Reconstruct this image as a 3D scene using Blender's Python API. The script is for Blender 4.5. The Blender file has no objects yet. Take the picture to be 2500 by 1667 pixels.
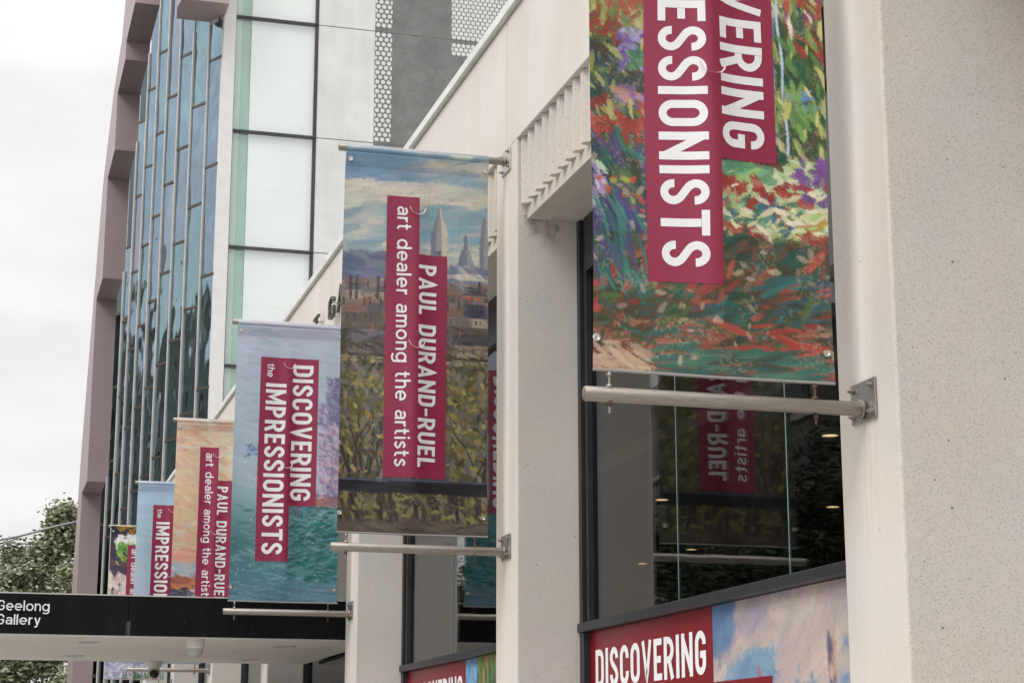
import bpy, math, random
import numpy as np
from mathutils import Vector, Matrix
R = math.radians
PI = math.pi
CZ = 1.6                      # eye height: all heights below are written relative to the eye and lifted by this
scene = bpy.context.scene
col = scene.collection

# ------------------------------------------------------------------ camera
cam_d = bpy.data.cameras.new("camera")
cam = bpy.data.objects.new("camera", cam_d); col.objects.link(cam)
cam.location = (0, 0, CZ)
cam.rotation_euler = (R(90 + 12.917), 0, R(-16.073))
cam_d.sensor_width = 36; cam_d.lens = 65.52
cam_d.clip_end = 3000; cam_d.clip_start = 0.1
scene.camera = cam

# ------------------------------------------------------------------ sky and sun (bright overcast)
SUN_EL, SUN_AZ = 48.0, 246.0          # degrees; azimuth measured clockwise from +Y
w = bpy.data.worlds.new("World"); scene.world = w; w.use_nodes = True
nt = w.node_tree; nt.nodes.clear()
out = nt.nodes.new('ShaderNodeOutputWorld'); bg = nt.nodes.new('ShaderNodeBackground')
bg.inputs['Strength'].default_value = 0.1
nt.links.new(bg.outputs[0], out.inputs[0])
sky = nt.nodes.new('ShaderNodeTexSky'); sky.sky_type = 'NISHITA'; sky.sun_disc = False
sky.sun_elevation = R(SUN_EL); sky.sun_rotation = R(SUN_AZ)
tc = nt.nodes.new('ShaderNodeTexCoord')
sep = nt.nodes.new('ShaderNodeSeparateXYZ'); nt.links.new(tc.outputs['Generated'], sep.inputs[0])
# overcast gradient: brighter overhead
rmp = nt.nodes.new('ShaderNodeMapRange'); nt.links.new(sep.outputs['Z'], rmp.inputs[0])
rmp.inputs[1].default_value = 0.30; rmp.inputs[2].default_value = 1.0
rmp.inputs[3].default_value = 8.95; rmp.inputs[4].default_value = 20.0
mp = nt.nodes.new('ShaderNodeMapping'); nt.links.new(tc.outputs['Generated'], mp.inputs[0])
mp.inputs['Scale'].default_value = (2.2, 2.2, 6.0); mp.inputs['Rotation'].default_value = (0, R(12), 0)
nz = nt.nodes.new('ShaderNodeTexNoise'); nt.links.new(mp.outputs[0], nz.inputs['Vector'])
nz.inputs['Scale'].default_value = 3.6; nz.inputs['Detail'].default_value = 6; nz.inputs['Roughness'].default_value = .5
cr = nt.nodes.new('ShaderNodeMapRange'); nt.links.new(nz.outputs['Fac'], cr.inputs[0])
cr.inputs[1].default_value = .3; cr.inputs[2].default_value = .7; cr.inputs[3].default_value = .90; cr.inputs[4].default_value = 1.07
mul = nt.nodes.new('ShaderNodeMath'); mul.operation = 'MULTIPLY'
nt.links.new(rmp.outputs[0], mul.inputs[0]); nt.links.new(cr.outputs[0], mul.inputs[1])
cloud = nt.nodes.new('ShaderNodeCombineColor')
for i, k in enumerate((1.0, .992, .985)):
    m_ = nt.nodes.new('ShaderNodeMath'); m_.operation = 'MULTIPLY'; m_.inputs[1].default_value = k
    nt.links.new(mul.outputs[0], m_.inputs[0]); nt.links.new(m_.outputs[0], cloud.inputs[i])
mixs = nt.nodes.new('ShaderNodeMix'); mixs.data_type = 'RGBA'; mixs.inputs[0].default_value = .95
nt.links.new(sky.outputs[0], mixs.inputs[6]); nt.links.new(cloud.outputs[0], mixs.inputs[7])
nt.links.new(mixs.outputs[2], bg.inputs['Color'])

sun_d = bpy.data.lights.new("sun", 'SUN'); sun_d.energy = 1.7; sun_d.angle = R(28); sun_d.color = (1, .975, .94)
sun = bpy.data.objects.new("sun", sun_d); col.objects.link(sun)
sd = Vector((math.sin(R(SUN_AZ)) * math.cos(R(SUN_EL)), math.cos(R(SUN_AZ)) * math.cos(R(SUN_EL)), math.sin(R(SUN_EL))))
sun.rotation_euler = (-sd).to_track_quat('-Z', 'Y').to_euler()
sun.location = sd * 60

scene.view_settings.view_transform = 'Standard'; scene.view_settings.look = 'None'
scene.view_settings.exposure = 0.08; scene.view_settings.gamma = 1.0
scene.cycles.max_bounces = 8; scene.cycles.transparent_max_bounces = 16
scene.cycles.use_denoising = True

# ------------------------------------------------------------------ helpers
def tag(o, label=None, cat=None, group=None, kind=None):
    if label: o['label'] = label
    if cat: o['category'] = cat
    if group: o['group'] = group
    if kind: o['kind'] = kind
    return o

def thing(name, loc, label, cat, group=None):
    o = bpy.data.objects.new(name, None); col.objects.link(o)
    o.location = (loc[0], loc[1], loc[2] + CZ); o.empty_display_size = .2
    return tag(o, label, cat, group)

def world_origin(o):
    p = Vector((0, 0, 0))
    while o is not None:
        p += o.location; o = o.parent
    return p

class MB:
    """collects polygons (heights relative to the eye) and links them as ONE mesh object"""
    def __init__(s): s.v = []; s.f = []; s.mi = []; s.cur = 0
    def poly(s, pts):
        b = len(s.v); s.v += [tuple(p) for p in pts]; s.f.append(tuple(range(b, b + len(pts)))); s.mi.append(s.cur); return s
    def box(s, x0, x1, y0, y1, z0, z1):
        b = len(s.v)
        s.v += [(x0,y0,z0),(x1,y0,z0),(x1,y1,z0),(x0,y1,z0),(x0,y0,z1),(x1,y0,z1),(x1,y1,z1),(x0,y1,z1)]
        for q in ((0,3,2,1),(4,5,6,7),(0,1,5,4),(1,2,6,5),(2,3,7,6),(3,0,4,7)):
            s.f.append(tuple(b + i for i in q)); s.mi.append(s.cur)
        return s
    def prism(s, pts, ax):
        """pts: closed polygon list of 3D points; ax: extrusion vector"""
        b = len(s.v); n = len(pts)
        s.v += [tuple(p) for p in pts] + [tuple(p[i] + ax[i] for i in range(3)) for p in pts]
        s.f.append(tuple(b + i for i in range(n))[::-1]); s.f.append(tuple(b + n + i for i in range(n)))
        s.mi += [s.cur] * (2 + n)
        for i in range(n):
            j = (i + 1) % n; s.f.append((b + i, b + j, b + n + j, b + n + i))
        return s
    def tube(s, path, r, n=14, cap=True):
        path = [Vector(p) for p in path]; rs = r if isinstance(r, (list, tuple)) else [r] * len(path)
        rings = []
        for i, p in enumerate(path):
            t = (path[min(i + 1, len(path) - 1)] - path[max(i - 1, 0)]).normalized()
            a = Vector((0, 0, 1)) if abs(t.z) < .9 else Vector((1, 0, 0))
            u = t.cross(a).normalized(); v = t.cross(u)
            rings.append(len(s.v))
            for k in range(n):
                q = p + (u * math.cos(2 * PI * k / n) + v * math.sin(2 * PI * k / n)) * rs[i]; s.v.append(tuple(q))
        for a, b in zip(rings[:-1], rings[1:]):
            for k in range(n):
                s.f.append((a + k, a + (k + 1) % n, b + (k + 1) % n, b + k)); s.mi.append(s.cur)
        if cap:
            s.f.append(tuple(rings[0] + k for k in range(n))[::-1]); s.f.append(tuple(rings[-1] + k for k in range(n))); s.mi += [s.cur] * 2
        return s
    def lathe(s, c, prof, n=28, ax='z'):
        """prof: list of (radius, height) about the centre c"""
        rings = []
        for r_, h in prof:
            rings.append(len(s.v))
            for k in range(n):
                a = 2 * PI * k / n; x, y = r_ * math.cos(a), r_ * math.sin(a)
                s.v.append((c[0] + x, c[1] + y, c[2] + h) if ax == 'z' else ((c[0] + h, c[1] + x, c[2] + y) if ax == 'x' else (c[0] + x, c[1] + h, c[2] + y)))
        for a, b in zip(rings[:-1], rings[1:]):
            for k in range(n):
                s.f.append((a + k, a + (k + 1) % n, b + (k + 1) % n, b + k)); s.mi.append(s.cur)
        s.f.append(tuple(rings[0] + k for k in range(n))[::-1]); s.f.append(tuple(rings[-1] + k for k in range(n))); s.mi += [s.cur] * 2
        return s
    def build(s, name, mats, parent=None, smooth=None, origin=None, bevel=0):
        me = bpy.data.meshes.new(name)
        O = world_origin(parent) if parent is not None else Vector(origin if origin else (0, 0, 0)) + Vector((0, 0, CZ if origin else 0))
        me.from_pydata([(x - O.x, y - O.y, z + CZ - O.z) for x, y, z in s.v], [], s.f)
        mats = mats if isinstance(mats, (list, tuple)) else [mats]
        for m in mats: me.materials.append(m)
        if len(mats) > 1: me.polygons.foreach_set('material_index', s.mi)
        me.validate(); me.update()
        o = bpy.data.objects.new(name, me); col.objects.link(o)
        if parent is not None: o.parent = parent
        else: o.location = O
        if smooth:
            me.polygons.foreach_set('use_smooth', [True] * len(me.polygons))
            try: me.set_sharp_from_angle(angle=R(smooth))
            except Exception: pass
        if bevel:
            b = o.modifiers.new('bevel', 'BEVEL'); b.width = bevel; b.segments = 2; b.limit_method = 'ANGLE'; b.angle_limit = R(40)
        return o

def kids(o): return list(o.children)
def copy_tree(o, parent=None):
    c = o.copy(); col.objects.link(c); c.parent = parent
    for ch in kids(o): copy_tree(ch, c)
    return c

def srgb(r, g, b):
    f = lambda c: c / 12.92 if c <= .04045 else ((c + .055) / 1.055) ** 2.4
    return tuple(f(v / 255) for v in (r, g, b))

# ------------------------------------------------------------------ materials
class NB:
    def __init__(s, name):
        s.m = bpy.data.materials.new(name); s.m.use_nodes = True; s.t = s.m.node_tree; s.t.nodes.clear()
        s.out = s.n('ShaderNodeOutputMaterial'); s.p = s.n('ShaderNodeBsdfPrincipled'); s.l(s.p.outputs[0], s.out.inputs[0])
        s._co = None
    def n(s, k, **kw):
        x = s.t.nodes.new(k)
        for a, b in kw.items(): setattr(x, a, b)
        return x
    def l(s, a, b): s.t.links.new(a, b)
    def co(s):
        if s._co is None: s._co = s.n('ShaderNodeNewGeometry').outputs['Position']
        return s._co
    def noise(s, scale, detail=4, rough=.55, stretch=None):
        x = s.n('ShaderNodeTexNoise'); x.inputs['Scale'].default_value = scale; x.inputs['Detail'].default_value = detail; x.inputs['Roughness'].default_value = rough
        v = s.co()
        if stretch:
            m = s.n('ShaderNodeMapping'); m.inputs['Scale'].default_value = stretch; s.l(v, m.inputs[0]); v = m.outputs[0]
        s.l(v, x.inputs['Vector']); return x.outputs['Fac']
    def ramp(s, fac, stops):
        x = s.n('ShaderNodeValToRGB'); e = x.color_ramp.elements
        while len(e) < len(stops): e.new(.5)
        for i, (p, c) in enumerate(stops):
            e[i].position = p; e[i].color = (c, c, c, 1) if not isinstance(c, tuple) else (*c, 1)
        s.l(fac, x.inputs[0]); return x.outputs[0]
    def mix(s, fac, a, b, mode='MIX'):
        x = s.n('ShaderNodeMix', data_type='RGBA', blend_type=mode)
        for sock, v in ((x.inputs[0], fac), (x.inputs[6], a), (x.inputs[7], b)):
            if hasattr(v, 'is_output'): s.l(v, sock)
            elif isinstance(v, tuple): sock.default_value = (*v, 1)
            else: sock.default_value = v
        return x.outputs[2]
    def math(s, op, a, b=0.0, c=None):
        x = s.n('ShaderNodeMath', operation=op)
        for i, v in enumerate((a, b) + ((c,) if c is not None else ())):
            if hasattr(v, 'is_output'): s.l(v, x.inputs[i])
            else: x.inputs[i].default_value = v
        return x.outputs[0]
    def base(s, c):
        if hasattr(c, 'is_output'): s.l(c, s.p.inputs['Base Color'])
        else: s.p.inputs['Base Color'].default_value = (*c, 1)
        return s
    def set(s, rough=.6, metal=0, spec=None):
        s.p.inputs['Roughness'].default_value = rough; s.p.inputs['Metallic'].default_value = metal
        if spec is not None: s.p.inputs['Specular IOR Level'].default_value = spec
        return s
    def bump(s, h, strength=.3, dist=.01):
        x = s.n('ShaderNodeBump'); x.inputs['Strength'].default_value = strength; x.inputs['Distance'].default_value = dist
        s.l(h, x.inputs['Height']); s.l(x.outputs[0], s.p.inputs['Normal']); return s

def simple(name, c, rough=.6, metal=0, var=.12, scale=3.0, bump=0):
    b = NB(name)
    lo = tuple(v * (1 - var) for v in c); hi = tuple(min(1, v * (1 + var)) for v in c)
    f = b.ramp(b.noise(scale, 6), [(.3, lo), (.7, hi)])
    b.base(f).set(rough, metal)
    if bump: b.bump(b.noise(scale * 30, 3), bump, .004)
    return b.m

def concrete(name, c, speck=.8, spots=108.0, stain=.06):
    """precast concrete with exposed dark aggregate"""
    b = NB(name)
    base = b.ramp(b.noise(1.1, 6, .6), [(.25, tuple(v * (1 - stain) for v in c)), (.75, tuple(min(1, v * (1 + stain * .6)) for v in c))])
    streak = b.ramp(b.noise(7, 6, .65, (1, 1, .12)), [(.2, .955), (.75, 1.0)])
    base = b.mix(1.0, base, streak, 'MULTIPLY')
    warm = b.ramp(b.noise(1.3, 5, .55), [(.36, (.945, .945, .975)), (.64, (1.0, .955, .885))])
    base = b.mix(1.0, base, warm, 'MULTIPLY')
    for sc, thr, chance, dark in ((spots, .34, .9, .50), (spots * .55, .20, .30, .28), (spots * 1.6, .36, .8, .62), (13.0, .085, .30, .16)):
        v = b.n('ShaderNodeTexVoronoi'); v.inputs['Scale'].default_value = sc; b.l(b.co(), v.inputs['Vector'])
        sc_ = b.n('ShaderNodeSeparateColor'); b.l(v.outputs['Color'], sc_.inputs[0])
        near = b.math('LESS_THAN', v.outputs['Distance'], b.math('MULTIPLY_ADD', sc_.outputs[2], thr * .8, thr * .45))
        pick = b.math('LESS_THAN', sc_.outputs[0], chance)
        k = b.math('MULTIPLY', near, pick)
        k = b.math('MULTIPLY', k, b.math('MULTIPLY', sc_.outputs[1], speck))
        base = b.mix(k, base, (c[0] * dark, c[1] * dark * .96, c[2] * dark * .9))
    if name in ('precast_concrete', 'fine_precast_concrete'):
        xyz = b.n('ShaderNodeSeparateXYZ'); b.l(b.co(), xyz.inputs[0]); X_, Y_, Z_ = xyz.outputs
        # rust runs below the lower pole plates
        fy = b.math('MODULO', b.math('SUBTRACT', Y_, 7.70), 6.2)
        iny = b.math('MULTIPLY', b.math('MINIMUM', b.math('MULTIPLY', fy, 14.0), 1.0), b.math('MINIMUM', b.math('MAXIMUM', b.math('MULTIPLY', b.math('SUBTRACT', .27, fy), 14.0), 0.0), 1.0)); inx = b.math('LESS_THAN', X_, 4.02)
        dz = b.math('SUBTRACT', 1.60 + 1.6, Z_); run = b.math('MULTIPLY', b.math('GREATER_THAN', dz, -.02), b.math('MAXIMUM', b.math('MULTIPLY_ADD', dz, -1.25, 1.0), 0.0))
        st_ = b.ramp(b.noise(30, 3, .6, (1, 1, .05)), [(.46, 0.0), (.66, 1.0)])
        k = b.math('MULTIPLY', b.math('MULTIPLY', b.math('MULTIPLY', iny, inx), run), b.math('MULTIPLY', st_, .36))
        base = b.mix(k, base, (.36, .22, .11))
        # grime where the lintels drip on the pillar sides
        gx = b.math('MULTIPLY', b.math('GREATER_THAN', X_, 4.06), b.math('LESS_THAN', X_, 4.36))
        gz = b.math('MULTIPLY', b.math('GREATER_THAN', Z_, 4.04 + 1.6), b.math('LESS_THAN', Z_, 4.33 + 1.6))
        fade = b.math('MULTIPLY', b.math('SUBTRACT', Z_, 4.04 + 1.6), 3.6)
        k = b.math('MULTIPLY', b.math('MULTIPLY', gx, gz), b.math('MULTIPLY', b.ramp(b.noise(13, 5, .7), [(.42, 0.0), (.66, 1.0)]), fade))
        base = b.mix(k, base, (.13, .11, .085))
        big = b.ramp(b.noise(.55, 3, .5), [(.2, (.94, .935, .945)), (.8, (1.03, 1.01, .975))])
        base = b.mix(1.0, base, big, 'MULTIPLY')
    b.base(base).set(.75)
    b.bump(b.noise(160, 3), .15, .002)
    return b.m

M = {}
M['conc'] = concrete('precast_concrete', (.665, .64, .62))
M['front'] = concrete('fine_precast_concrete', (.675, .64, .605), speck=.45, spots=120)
M['rib'] = concrete('ribbed_concrete', (.60, .56, .51), speck=.95, spots=92)
b = NB('painted_fascia')
c0 = b.ramp(b.noise(.8, 5), [(.3, (.63, .585, .54)), (.7, (.70, .665, .63))])
c0 = b.mix(1.0, c0, b.ramp(b.noise(2.2, 6, .65, (1, 1, .22)), [(.25, (.94, .92, .885)), (.6, (1, 1, 1))]), 'MULTIPLY')
v = b.n('ShaderNodeTexVoronoi'); v.inputs['Scale'].default_value = 45; b.l(b.co(), v.inputs['Vector'])
sp = b.n('ShaderNodeSeparateColor'); b.l(v.outputs['Color'], sp.inputs[0])
k = b.math('MULTIPLY', b.math('LESS_THAN', v.outputs['Distance'], .17), b.math('LESS_THAN', sp.outputs[0], .22))
c0 = b.mix(b.math('MULTIPLY', k, .4), c0, (.25, .22, .19))
b.base(c0).set(.7).bump(b.noise(90, 4), .2, .004); M['fascia'] = b.m
M['coping'] = simple('coping_white', (.70, .70, .68), .5)
M['joint_shadow'] = simple('joint_and_shadow_dark', (.09, .075, .06), .9)
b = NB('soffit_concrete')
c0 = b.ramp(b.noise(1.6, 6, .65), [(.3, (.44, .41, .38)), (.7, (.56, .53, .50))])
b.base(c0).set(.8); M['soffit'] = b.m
M['frame'] = simple('dark_window_frame', (.030, .031, .036), .45, .3, .25, 5)
b = NB('window_sill_metal')
c0 = b.ramp(b.noise(9, 5, .7, (1, 1, .15)), [(.35, (.022, .023, .028)), (.75, (.042, .044, .052))])
b.base(c0).set(.42, .35); M['sill'] = b.m
M['gasket'] = simple('black_gasket', (.006, .006, .007), .4)
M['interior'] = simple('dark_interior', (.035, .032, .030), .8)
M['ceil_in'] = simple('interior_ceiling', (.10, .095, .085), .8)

def glassmat(name, tint, f0=.045, wav=.0, wscale=1.2):
    b = NB(name); b.t.nodes.remove(b.p)
    tr = b.n('ShaderNodeBsdfTransparent'); tr.inputs[0].default_value = (*tint, 1)
    gl = b.n('ShaderNodeBsdfGlossy'); gl.inputs['Roughness'].default_value = .012; gl.inputs[0].default_value = (1, 1, 1, 1)
    g = b.n('ShaderNodeNewGeometry')
    d = b.n('ShaderNodeVectorMath', operation='DOT_PRODUCT'); b.l(g.outputs['Incoming'], d.inputs[0]); b.l(g.outputs['Normal'], d.inputs[1])
    om = b.math('SUBTRACT', 1.0, b.math('ABSOLUTE', d.outputs['Value']))
    p5 = b.math('POWER', om, 5.0)
    f = b.math('MULTIPLY_ADD', p5, (1 - f0) * .86, f0)
    if wav:
        bp = b.n('ShaderNodeBump'); bp.inputs['Strength'].default_value = wav; bp.inputs['Distance'].default_value = .02
        b.l(b.noise(wscale, 2, .4), bp.inputs['Height']); b.l(bp.outputs[0], gl.inputs['Normal'])
    mx = b.n('ShaderNodeMixShader'); b.l(f, mx.inputs[0]); b.l(tr.outputs[0], mx.inputs[1]); b.l(gl.outputs[0], mx.inputs[2])
    b.l(mx.outputs[0], b.out.inputs[0]); return b.m
M['glass'] = glassmat('gallery_window_glass', (.62, .64, .62), .045, .10, 1.4)
M['tglass'] = glassmat('tower_clear_glass', (.975, .985, .98), .07)
M['edge'] = simple('glass_joint', (.22, .32, .32), .3)

def steel(name, c, rough=.33, axis=(1, 40, 40)):
    b = NB(name)
    n_ = b.noise(14, 4, .6, axis)
    b.base(b.ramp(n_, [(.3, tuple(v * k for v, k in zip(c, (.62, .58, .54)))), (.62, c), (.8, tuple(min(1, v * 1.12) for v in c))])).set(rough, 1.0)
    r_ = b.math('MULTIPLY_ADD', b.noise(9, 5), .35, rough - .12); b.l(r_, b.p.inputs['Roughness'])
    return b.m
M['steel'] = steel('brushed_stainless', (.36, .33, .30), .42)
M['plate'] = steel('stainless_plate', (.40, .39, .37), .42, (8, 8, 8))
M['plate_sky'] = steel('sky_lit_stainless_plate', (.72, .70, .67), .35, (8, 8, 8))  # upper plates: reflected bright sky put into a lighter base colour
M['bolt'] = steel('bolt_steel', (.42, .39, .36), .4)
b = NB('rusty_bolt'); b.base(b.ramp(b.noise(60, 4), [(.4, (.10, .075, .06)), (.65, (.16, .085, .05))])).set(.65, .6); M['rust'] = b.m
b = NB('painted_banner_cloth')
at = b.n('ShaderNodeAttribute'); at.attribute_name = 'paint'
cv = b.noise(260, 2, .6); cn = b.ramp(cv, [(.35, .90), (.65, 1.06)])
b.base(b.mix(1.0, at.outputs['Color'], cn, 'MULTIPLY')).set(.55, 0, .35)
sp = b.n('ShaderNodeSeparateColor'); b.l(at.outputs['Color'], sp.inputs[0])
b.bump(b.math('ADD', b.math('MULTIPLY', sp.outputs[1], 1.5), b.noise(120, 3)), .25, .004)
M['paint'] = b.m
M['title'] = simple('burgundy_print', srgb(142, 40, 73), .42, 0, .05, 2)
M['poster_red'] = simple('poster_crimson', srgb(122, 10, 26), .35, 0, .05, 2)
M['white'] = simple('white_print', (.80, .80, .82), .45, 0, .03, 4)
M['flap'] = simple('vent_cut_edge', srgb(215, 195, 198), .4, 0, .1, 20)
M['hem'] = simple('banner_edge', (.30, .28, .27), .6)
M['grommet'] = steel('grommet_metal', (.75, .73, .70), .3)
M['black'] = simple('black_cladding', (.0045, .0043, .0052), .5, 0, .3, 2); M['black'].node_tree.nodes['Principled BSDF'].inputs['Specular IOR Level'].default_value = .12
b = NB('black_canopy_cladding')
xyz = b.n('ShaderNodeSeparateXYZ'); b.l(b.co(), xyz.inputs[0])
k = b.math('LESS_THAN', b.math('ABSOLUTE', b.math('SUBTRACT', xyz.outputs[0], 1.645)), .022)
k = b.math('MULTIPLY', k, b.math('LESS_THAN', xyz.outputs[2], 1.6 + 1.56))
k = b.math('MULTIPLY', k, b.ramp(b.noise(40, 3, .6, (1, 1, .1)), [(.35, 0.0), (.7, .55)]))
dust = b.ramp(b.noise(3, 7, .75, (1, 1, .3)), [(.45, 0.0), (.85, .05)])
c0 = b.mix(dust, (.0045, .0043, .0052), (.20, .19, .18)); c0 = b.mix(k, c0, (.22, .21, .20))
v = b.n('ShaderNodeTexVoronoi'); v.inputs['Scale'].default_value = 9; b.l(b.co(), v.inputs['Vector'])
c0 = b.mix(b.math('MULTIPLY', b.math('LESS_THAN', v.outputs['Distance'], .055), .3), c0, (.25, .24, .22))
b.base(c0).set(.5, 0, .14); M['canopy_black'] = b.m
M['can_soffit'] = simple('canopy_soffit_paint', (.68, .64, .59), .65, 0, .06, 1.2)
M['trim'] = simple('pale_metal_trim', (.55, .54, .52), .4, .3)
M['cam_white'] = simple('camera_shell', (.72, .70, .67), .35, 0, .04)
M['dome'] = simple('dome_plastic', (.45, .44, .43), .15, 0, .05)
M['lens'] = simple('lens_black', (.006, .006, .007), .12)
M['letter'] = simple('aged_bronze_letter', (.10, .105, .085), .45, .6, .3, 14)
M['letter_face'] = simple('pale_letter_edge', (.42, .46, .42), .4, .3, .15, 14)

def emit(name, c, s):
    b = NB(name); b.base((.8, .7, .5)); b.p.inputs['Emission Color'].default_value = (*c, 1); b.p.inputs['Emission Strength'].default_value = s; return b.m
M['lamp'] = emit('downlight_glow', (1.0, .70, .36), 3.2)
M['lamp_off'] = simple('recessed_downlight', (.33, .31, .28), .5)

# ------------------------------------------------------------------ stroke lettering
T_UP, T_LO = .175, .135
def arc(cx, cy, rx, ry, a0, a1, n=9):
    return [(cx + rx * math.cos(R(a0 + (a1 - a0) * i / n)), cy + ry * math.sin(R(a0 + (a1 - a0) * i / n))) for i in range(n + 1)]
def spline(p, n=7):
    q = [p[0]] + p + [p[-1]]; o = []
    for i in range(1, len(q) - 2):
        for k in range(n):
            t = k / n; r_ = []
            for d in (0, 1):
                a, b_, c_, e = (q[i + j][d] for j in (-1, 0, 1, 2))
                r_.append(.5 * (2 * b_ + (c_ - a) * t + (2 * a - 5 * b_ + 4 * c_ - e) * t * t + (3 * b_ - a - 3 * c_ + e) * t ** 3))
            o.append(tuple(r_))
    return o + [p[-1]]

def glyph(ch):
    """returns (advance width, [(points, closed, width)])"""
    t = T_UP; h = t / 2
    if ch.isupper() or ch in '-':
        W = {'I': t, 'M': .68, 'N': .57, 'O': .54, 'G': .53, 'C': .52, 'D': .53, 'S': .51, 'V': .56, 'A': .58, 'T': .50, 'L': .42, 'E': .44, 'P': .50, 'R': .53, 'U': .53, '-': .34, 'Y': .54}[ch]
        l, r, b, tp = h, W - h, h, 1 - h; m = .5; rad = (r - l) / 2; cx = W / 2
        S = []
        def add(p, c=False): S.append((p, c, t))
        if ch == 'I': add([(h, 0), (h, 1)])
        elif ch == 'D': add([(l, b), (r - rad, b)] + arc(r - rad, b + rad * 1.1, rad, rad * 1.1, -90, 0)[1:] + arc(r - rad, tp - rad * 1.1, rad, rad * 1.1, 0, 90) + [(l, tp)], True)
        elif ch == 'O': add(arc(cx, tp - rad * 1.15, rad, rad * 1.15, 0, 180, 14) + arc(cx, b + rad * 1.15, rad, rad * 1.15, 180, 360, 14), True)
        elif ch == 'C': add([(r, .66)] + arc(cx, tp - rad * 1.15, rad, rad * 1.15, 0, 180, 14) + arc(cx, b + rad * 1.15, rad, rad * 1.15, 180, 360, 14) + [(r, .34)])
        elif ch == 'G': add([(r, .68)] + arc(cx, tp - rad * 1.15, rad, rad * 1.15, 0, 180, 14) + arc(cx, b + rad * 1.15, rad, rad * 1.15, 180, 360, 14) + [(r, .46), (cx - .02, .46)])
        elif ch == 'S': add([(r, .70)] + arc(cx, tp - .19, rad, .19, 0, 180, 12) + spline([(l, .70), (l + .05, .60), (cx, .5), (r - .05, .40), (r, .30)])[1:-1] + arc(cx, b + .19, rad, .19, 0, -180, 12) + [(l, .30)])
        elif ch == 'E':
            add([(W, tp), (l, tp), (l, b), (W, b)]); add([(t, m), (W - .05, m)])
        elif ch == 'N': add([(l, 0), (l, 1)]); add([(r, 0), (r, 1)]); S.append(([(l, 1 - .1), (r, .1)], False, t * .95))
        elif ch == 'M': add([(l, 0), (l, 1)]); add([(r, 0), (r, 1)]); S.append(([(l, .93), (cx, .25), (r, .93)], False, t * .82))
        elif ch in 'PR':
            y0 = .45; ry = (tp - y0) / 2
            add([(l, 0), (l, 1)]); add([(t, y0), (r - ry, y0)] + arc(r - ry, y0 + ry, ry, ry, -90, 90, 12) + [(t, tp)])
            if ch == 'R': S.append(([(cx + .02, y0), (r + .005, 0)], False, t))
        elif ch == 'T': add([(cx, 0), (cx, 1 - t)]); add([(0, tp), (W, tp)])
        elif ch == 'V': S.append(([(h * .9, 1), (cx, .07), (W - h * .9, 1)], False, t * .9))
        elif ch == 'A': S.append(([(h * .9, 0), (cx, .93), (W - h * .9, 0)], False, t * .9)); S.append(([(.16, .24), (W - .16, .24)], False, t * .85))
        elif ch == 'Y': add([(cx, 0), (cx, .45)]); S.append(([(h * .9, 1), (cx, .45), (W - h * .9, 1)], False, t * .9))
        elif ch == 'U': add([(l, 1)] + arc(cx, b + rad * 1.1, rad, rad * 1.1, 180, 360, 14) + [(r, 1)])
        elif ch == 'L': add([(l, 1), (l, b), (W, b)])
        elif ch == '-': add([(.0, .47), (W, .47)])
        return W + .10, S
    t = T_LO; h = t / 2; X = .72; S = []
    def add(p, c=False): S.append((p, c, t))
    cy = X / 2; ry = X / 2 - h
    if ch == ' ': return .30, []
    rx = .25; cx = rx + h
    if ch == 'o': add(arc(cx, cy, rx, ry, 0, 360, 22)[:-1], True); W = 2 * cx
    elif ch == 'e': add([(h, cy - .01), (2 * cx - h, cy - .01)] + arc(cx, cy, rx, ry, 0, 315, 20)[1:]); W = 2 * cx
    elif ch == 'a':
        rr = .20; add([(h + .03, X - .17)] + arc(h + .22, X - h - .13, .19, .13, 160, 0, 10) + [(h + .41, 0)])
        add([(h + .41, .40), (.24, .40)] + arc(.22, .235, .165, .17, 90, 270, 10) + arc(.22, .235, .19, .17, 270, 360, 8)); W = .41 + t
    elif ch in 'dgq':
        add(arc(cx, cy, rx, ry, 0, 360, 22)[:-1], True); x = 2 * cx - h
        if ch == 'd': add([(x, 0), (x, 1)])
        else: add([(x, X), (x, -.06)] + arc(cx, -.06, rx, .17, 0, -150, 10)[1:])
        W = 2 * cx
    elif ch in 'nh':
        add([(h, 0), (h, X if ch == 'n' else 1)]); add([(h, .36)] + arc(h + .2, X - h - .2, .2, .2, 180, 0, 12) + [(h + .4, 0)]); W = .4 + t
    elif ch == 'm':
        add([(h, 0), (h, X)])
        for k in (0, 1): add([(h + .33 * k, .36)] + arc(h + .33 * k + .165, X - h - .17, .165, .17, 180, 0, 12) + [(h + .33 * (k + 1), 0)])
        W = .66 + t
    elif ch == 'r': add([(h, 0), (h, X)]); add([(h, .36)] + arc(h + .22, X - h - .22, .22, .22, 180, 80, 8)); W = .34
    elif ch == 't': add([(.14, .93), (.14, .20)] + arc(.28, .2, .14, .14, 180, 290, 8)[1:]); add([(0, X - h), (.34, X - h)]); W = .37
    elif ch == 'i': add([(h, 0), (h, X)]); add([(h, .85), (h, 1)]); W = t
    elif ch == 'l': add([(h, 0), (h, 1)]); W = t
    elif ch == 's': add(spline([(.40, X - .16), (.30, X - h), (.20, X - h), (h, X - .20), (.20, .40), (.33, .33), (.40, .20), (.25, h), (.16, h), (h - .02, .17)])); W = .46
    elif ch == 'y': add([(h, X), (.26, .05)]); add([(.5 - h, X), (.22, -.12), (.16, -.18), (.04, -.18)]); W = .5
    return W + .085, S

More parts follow.
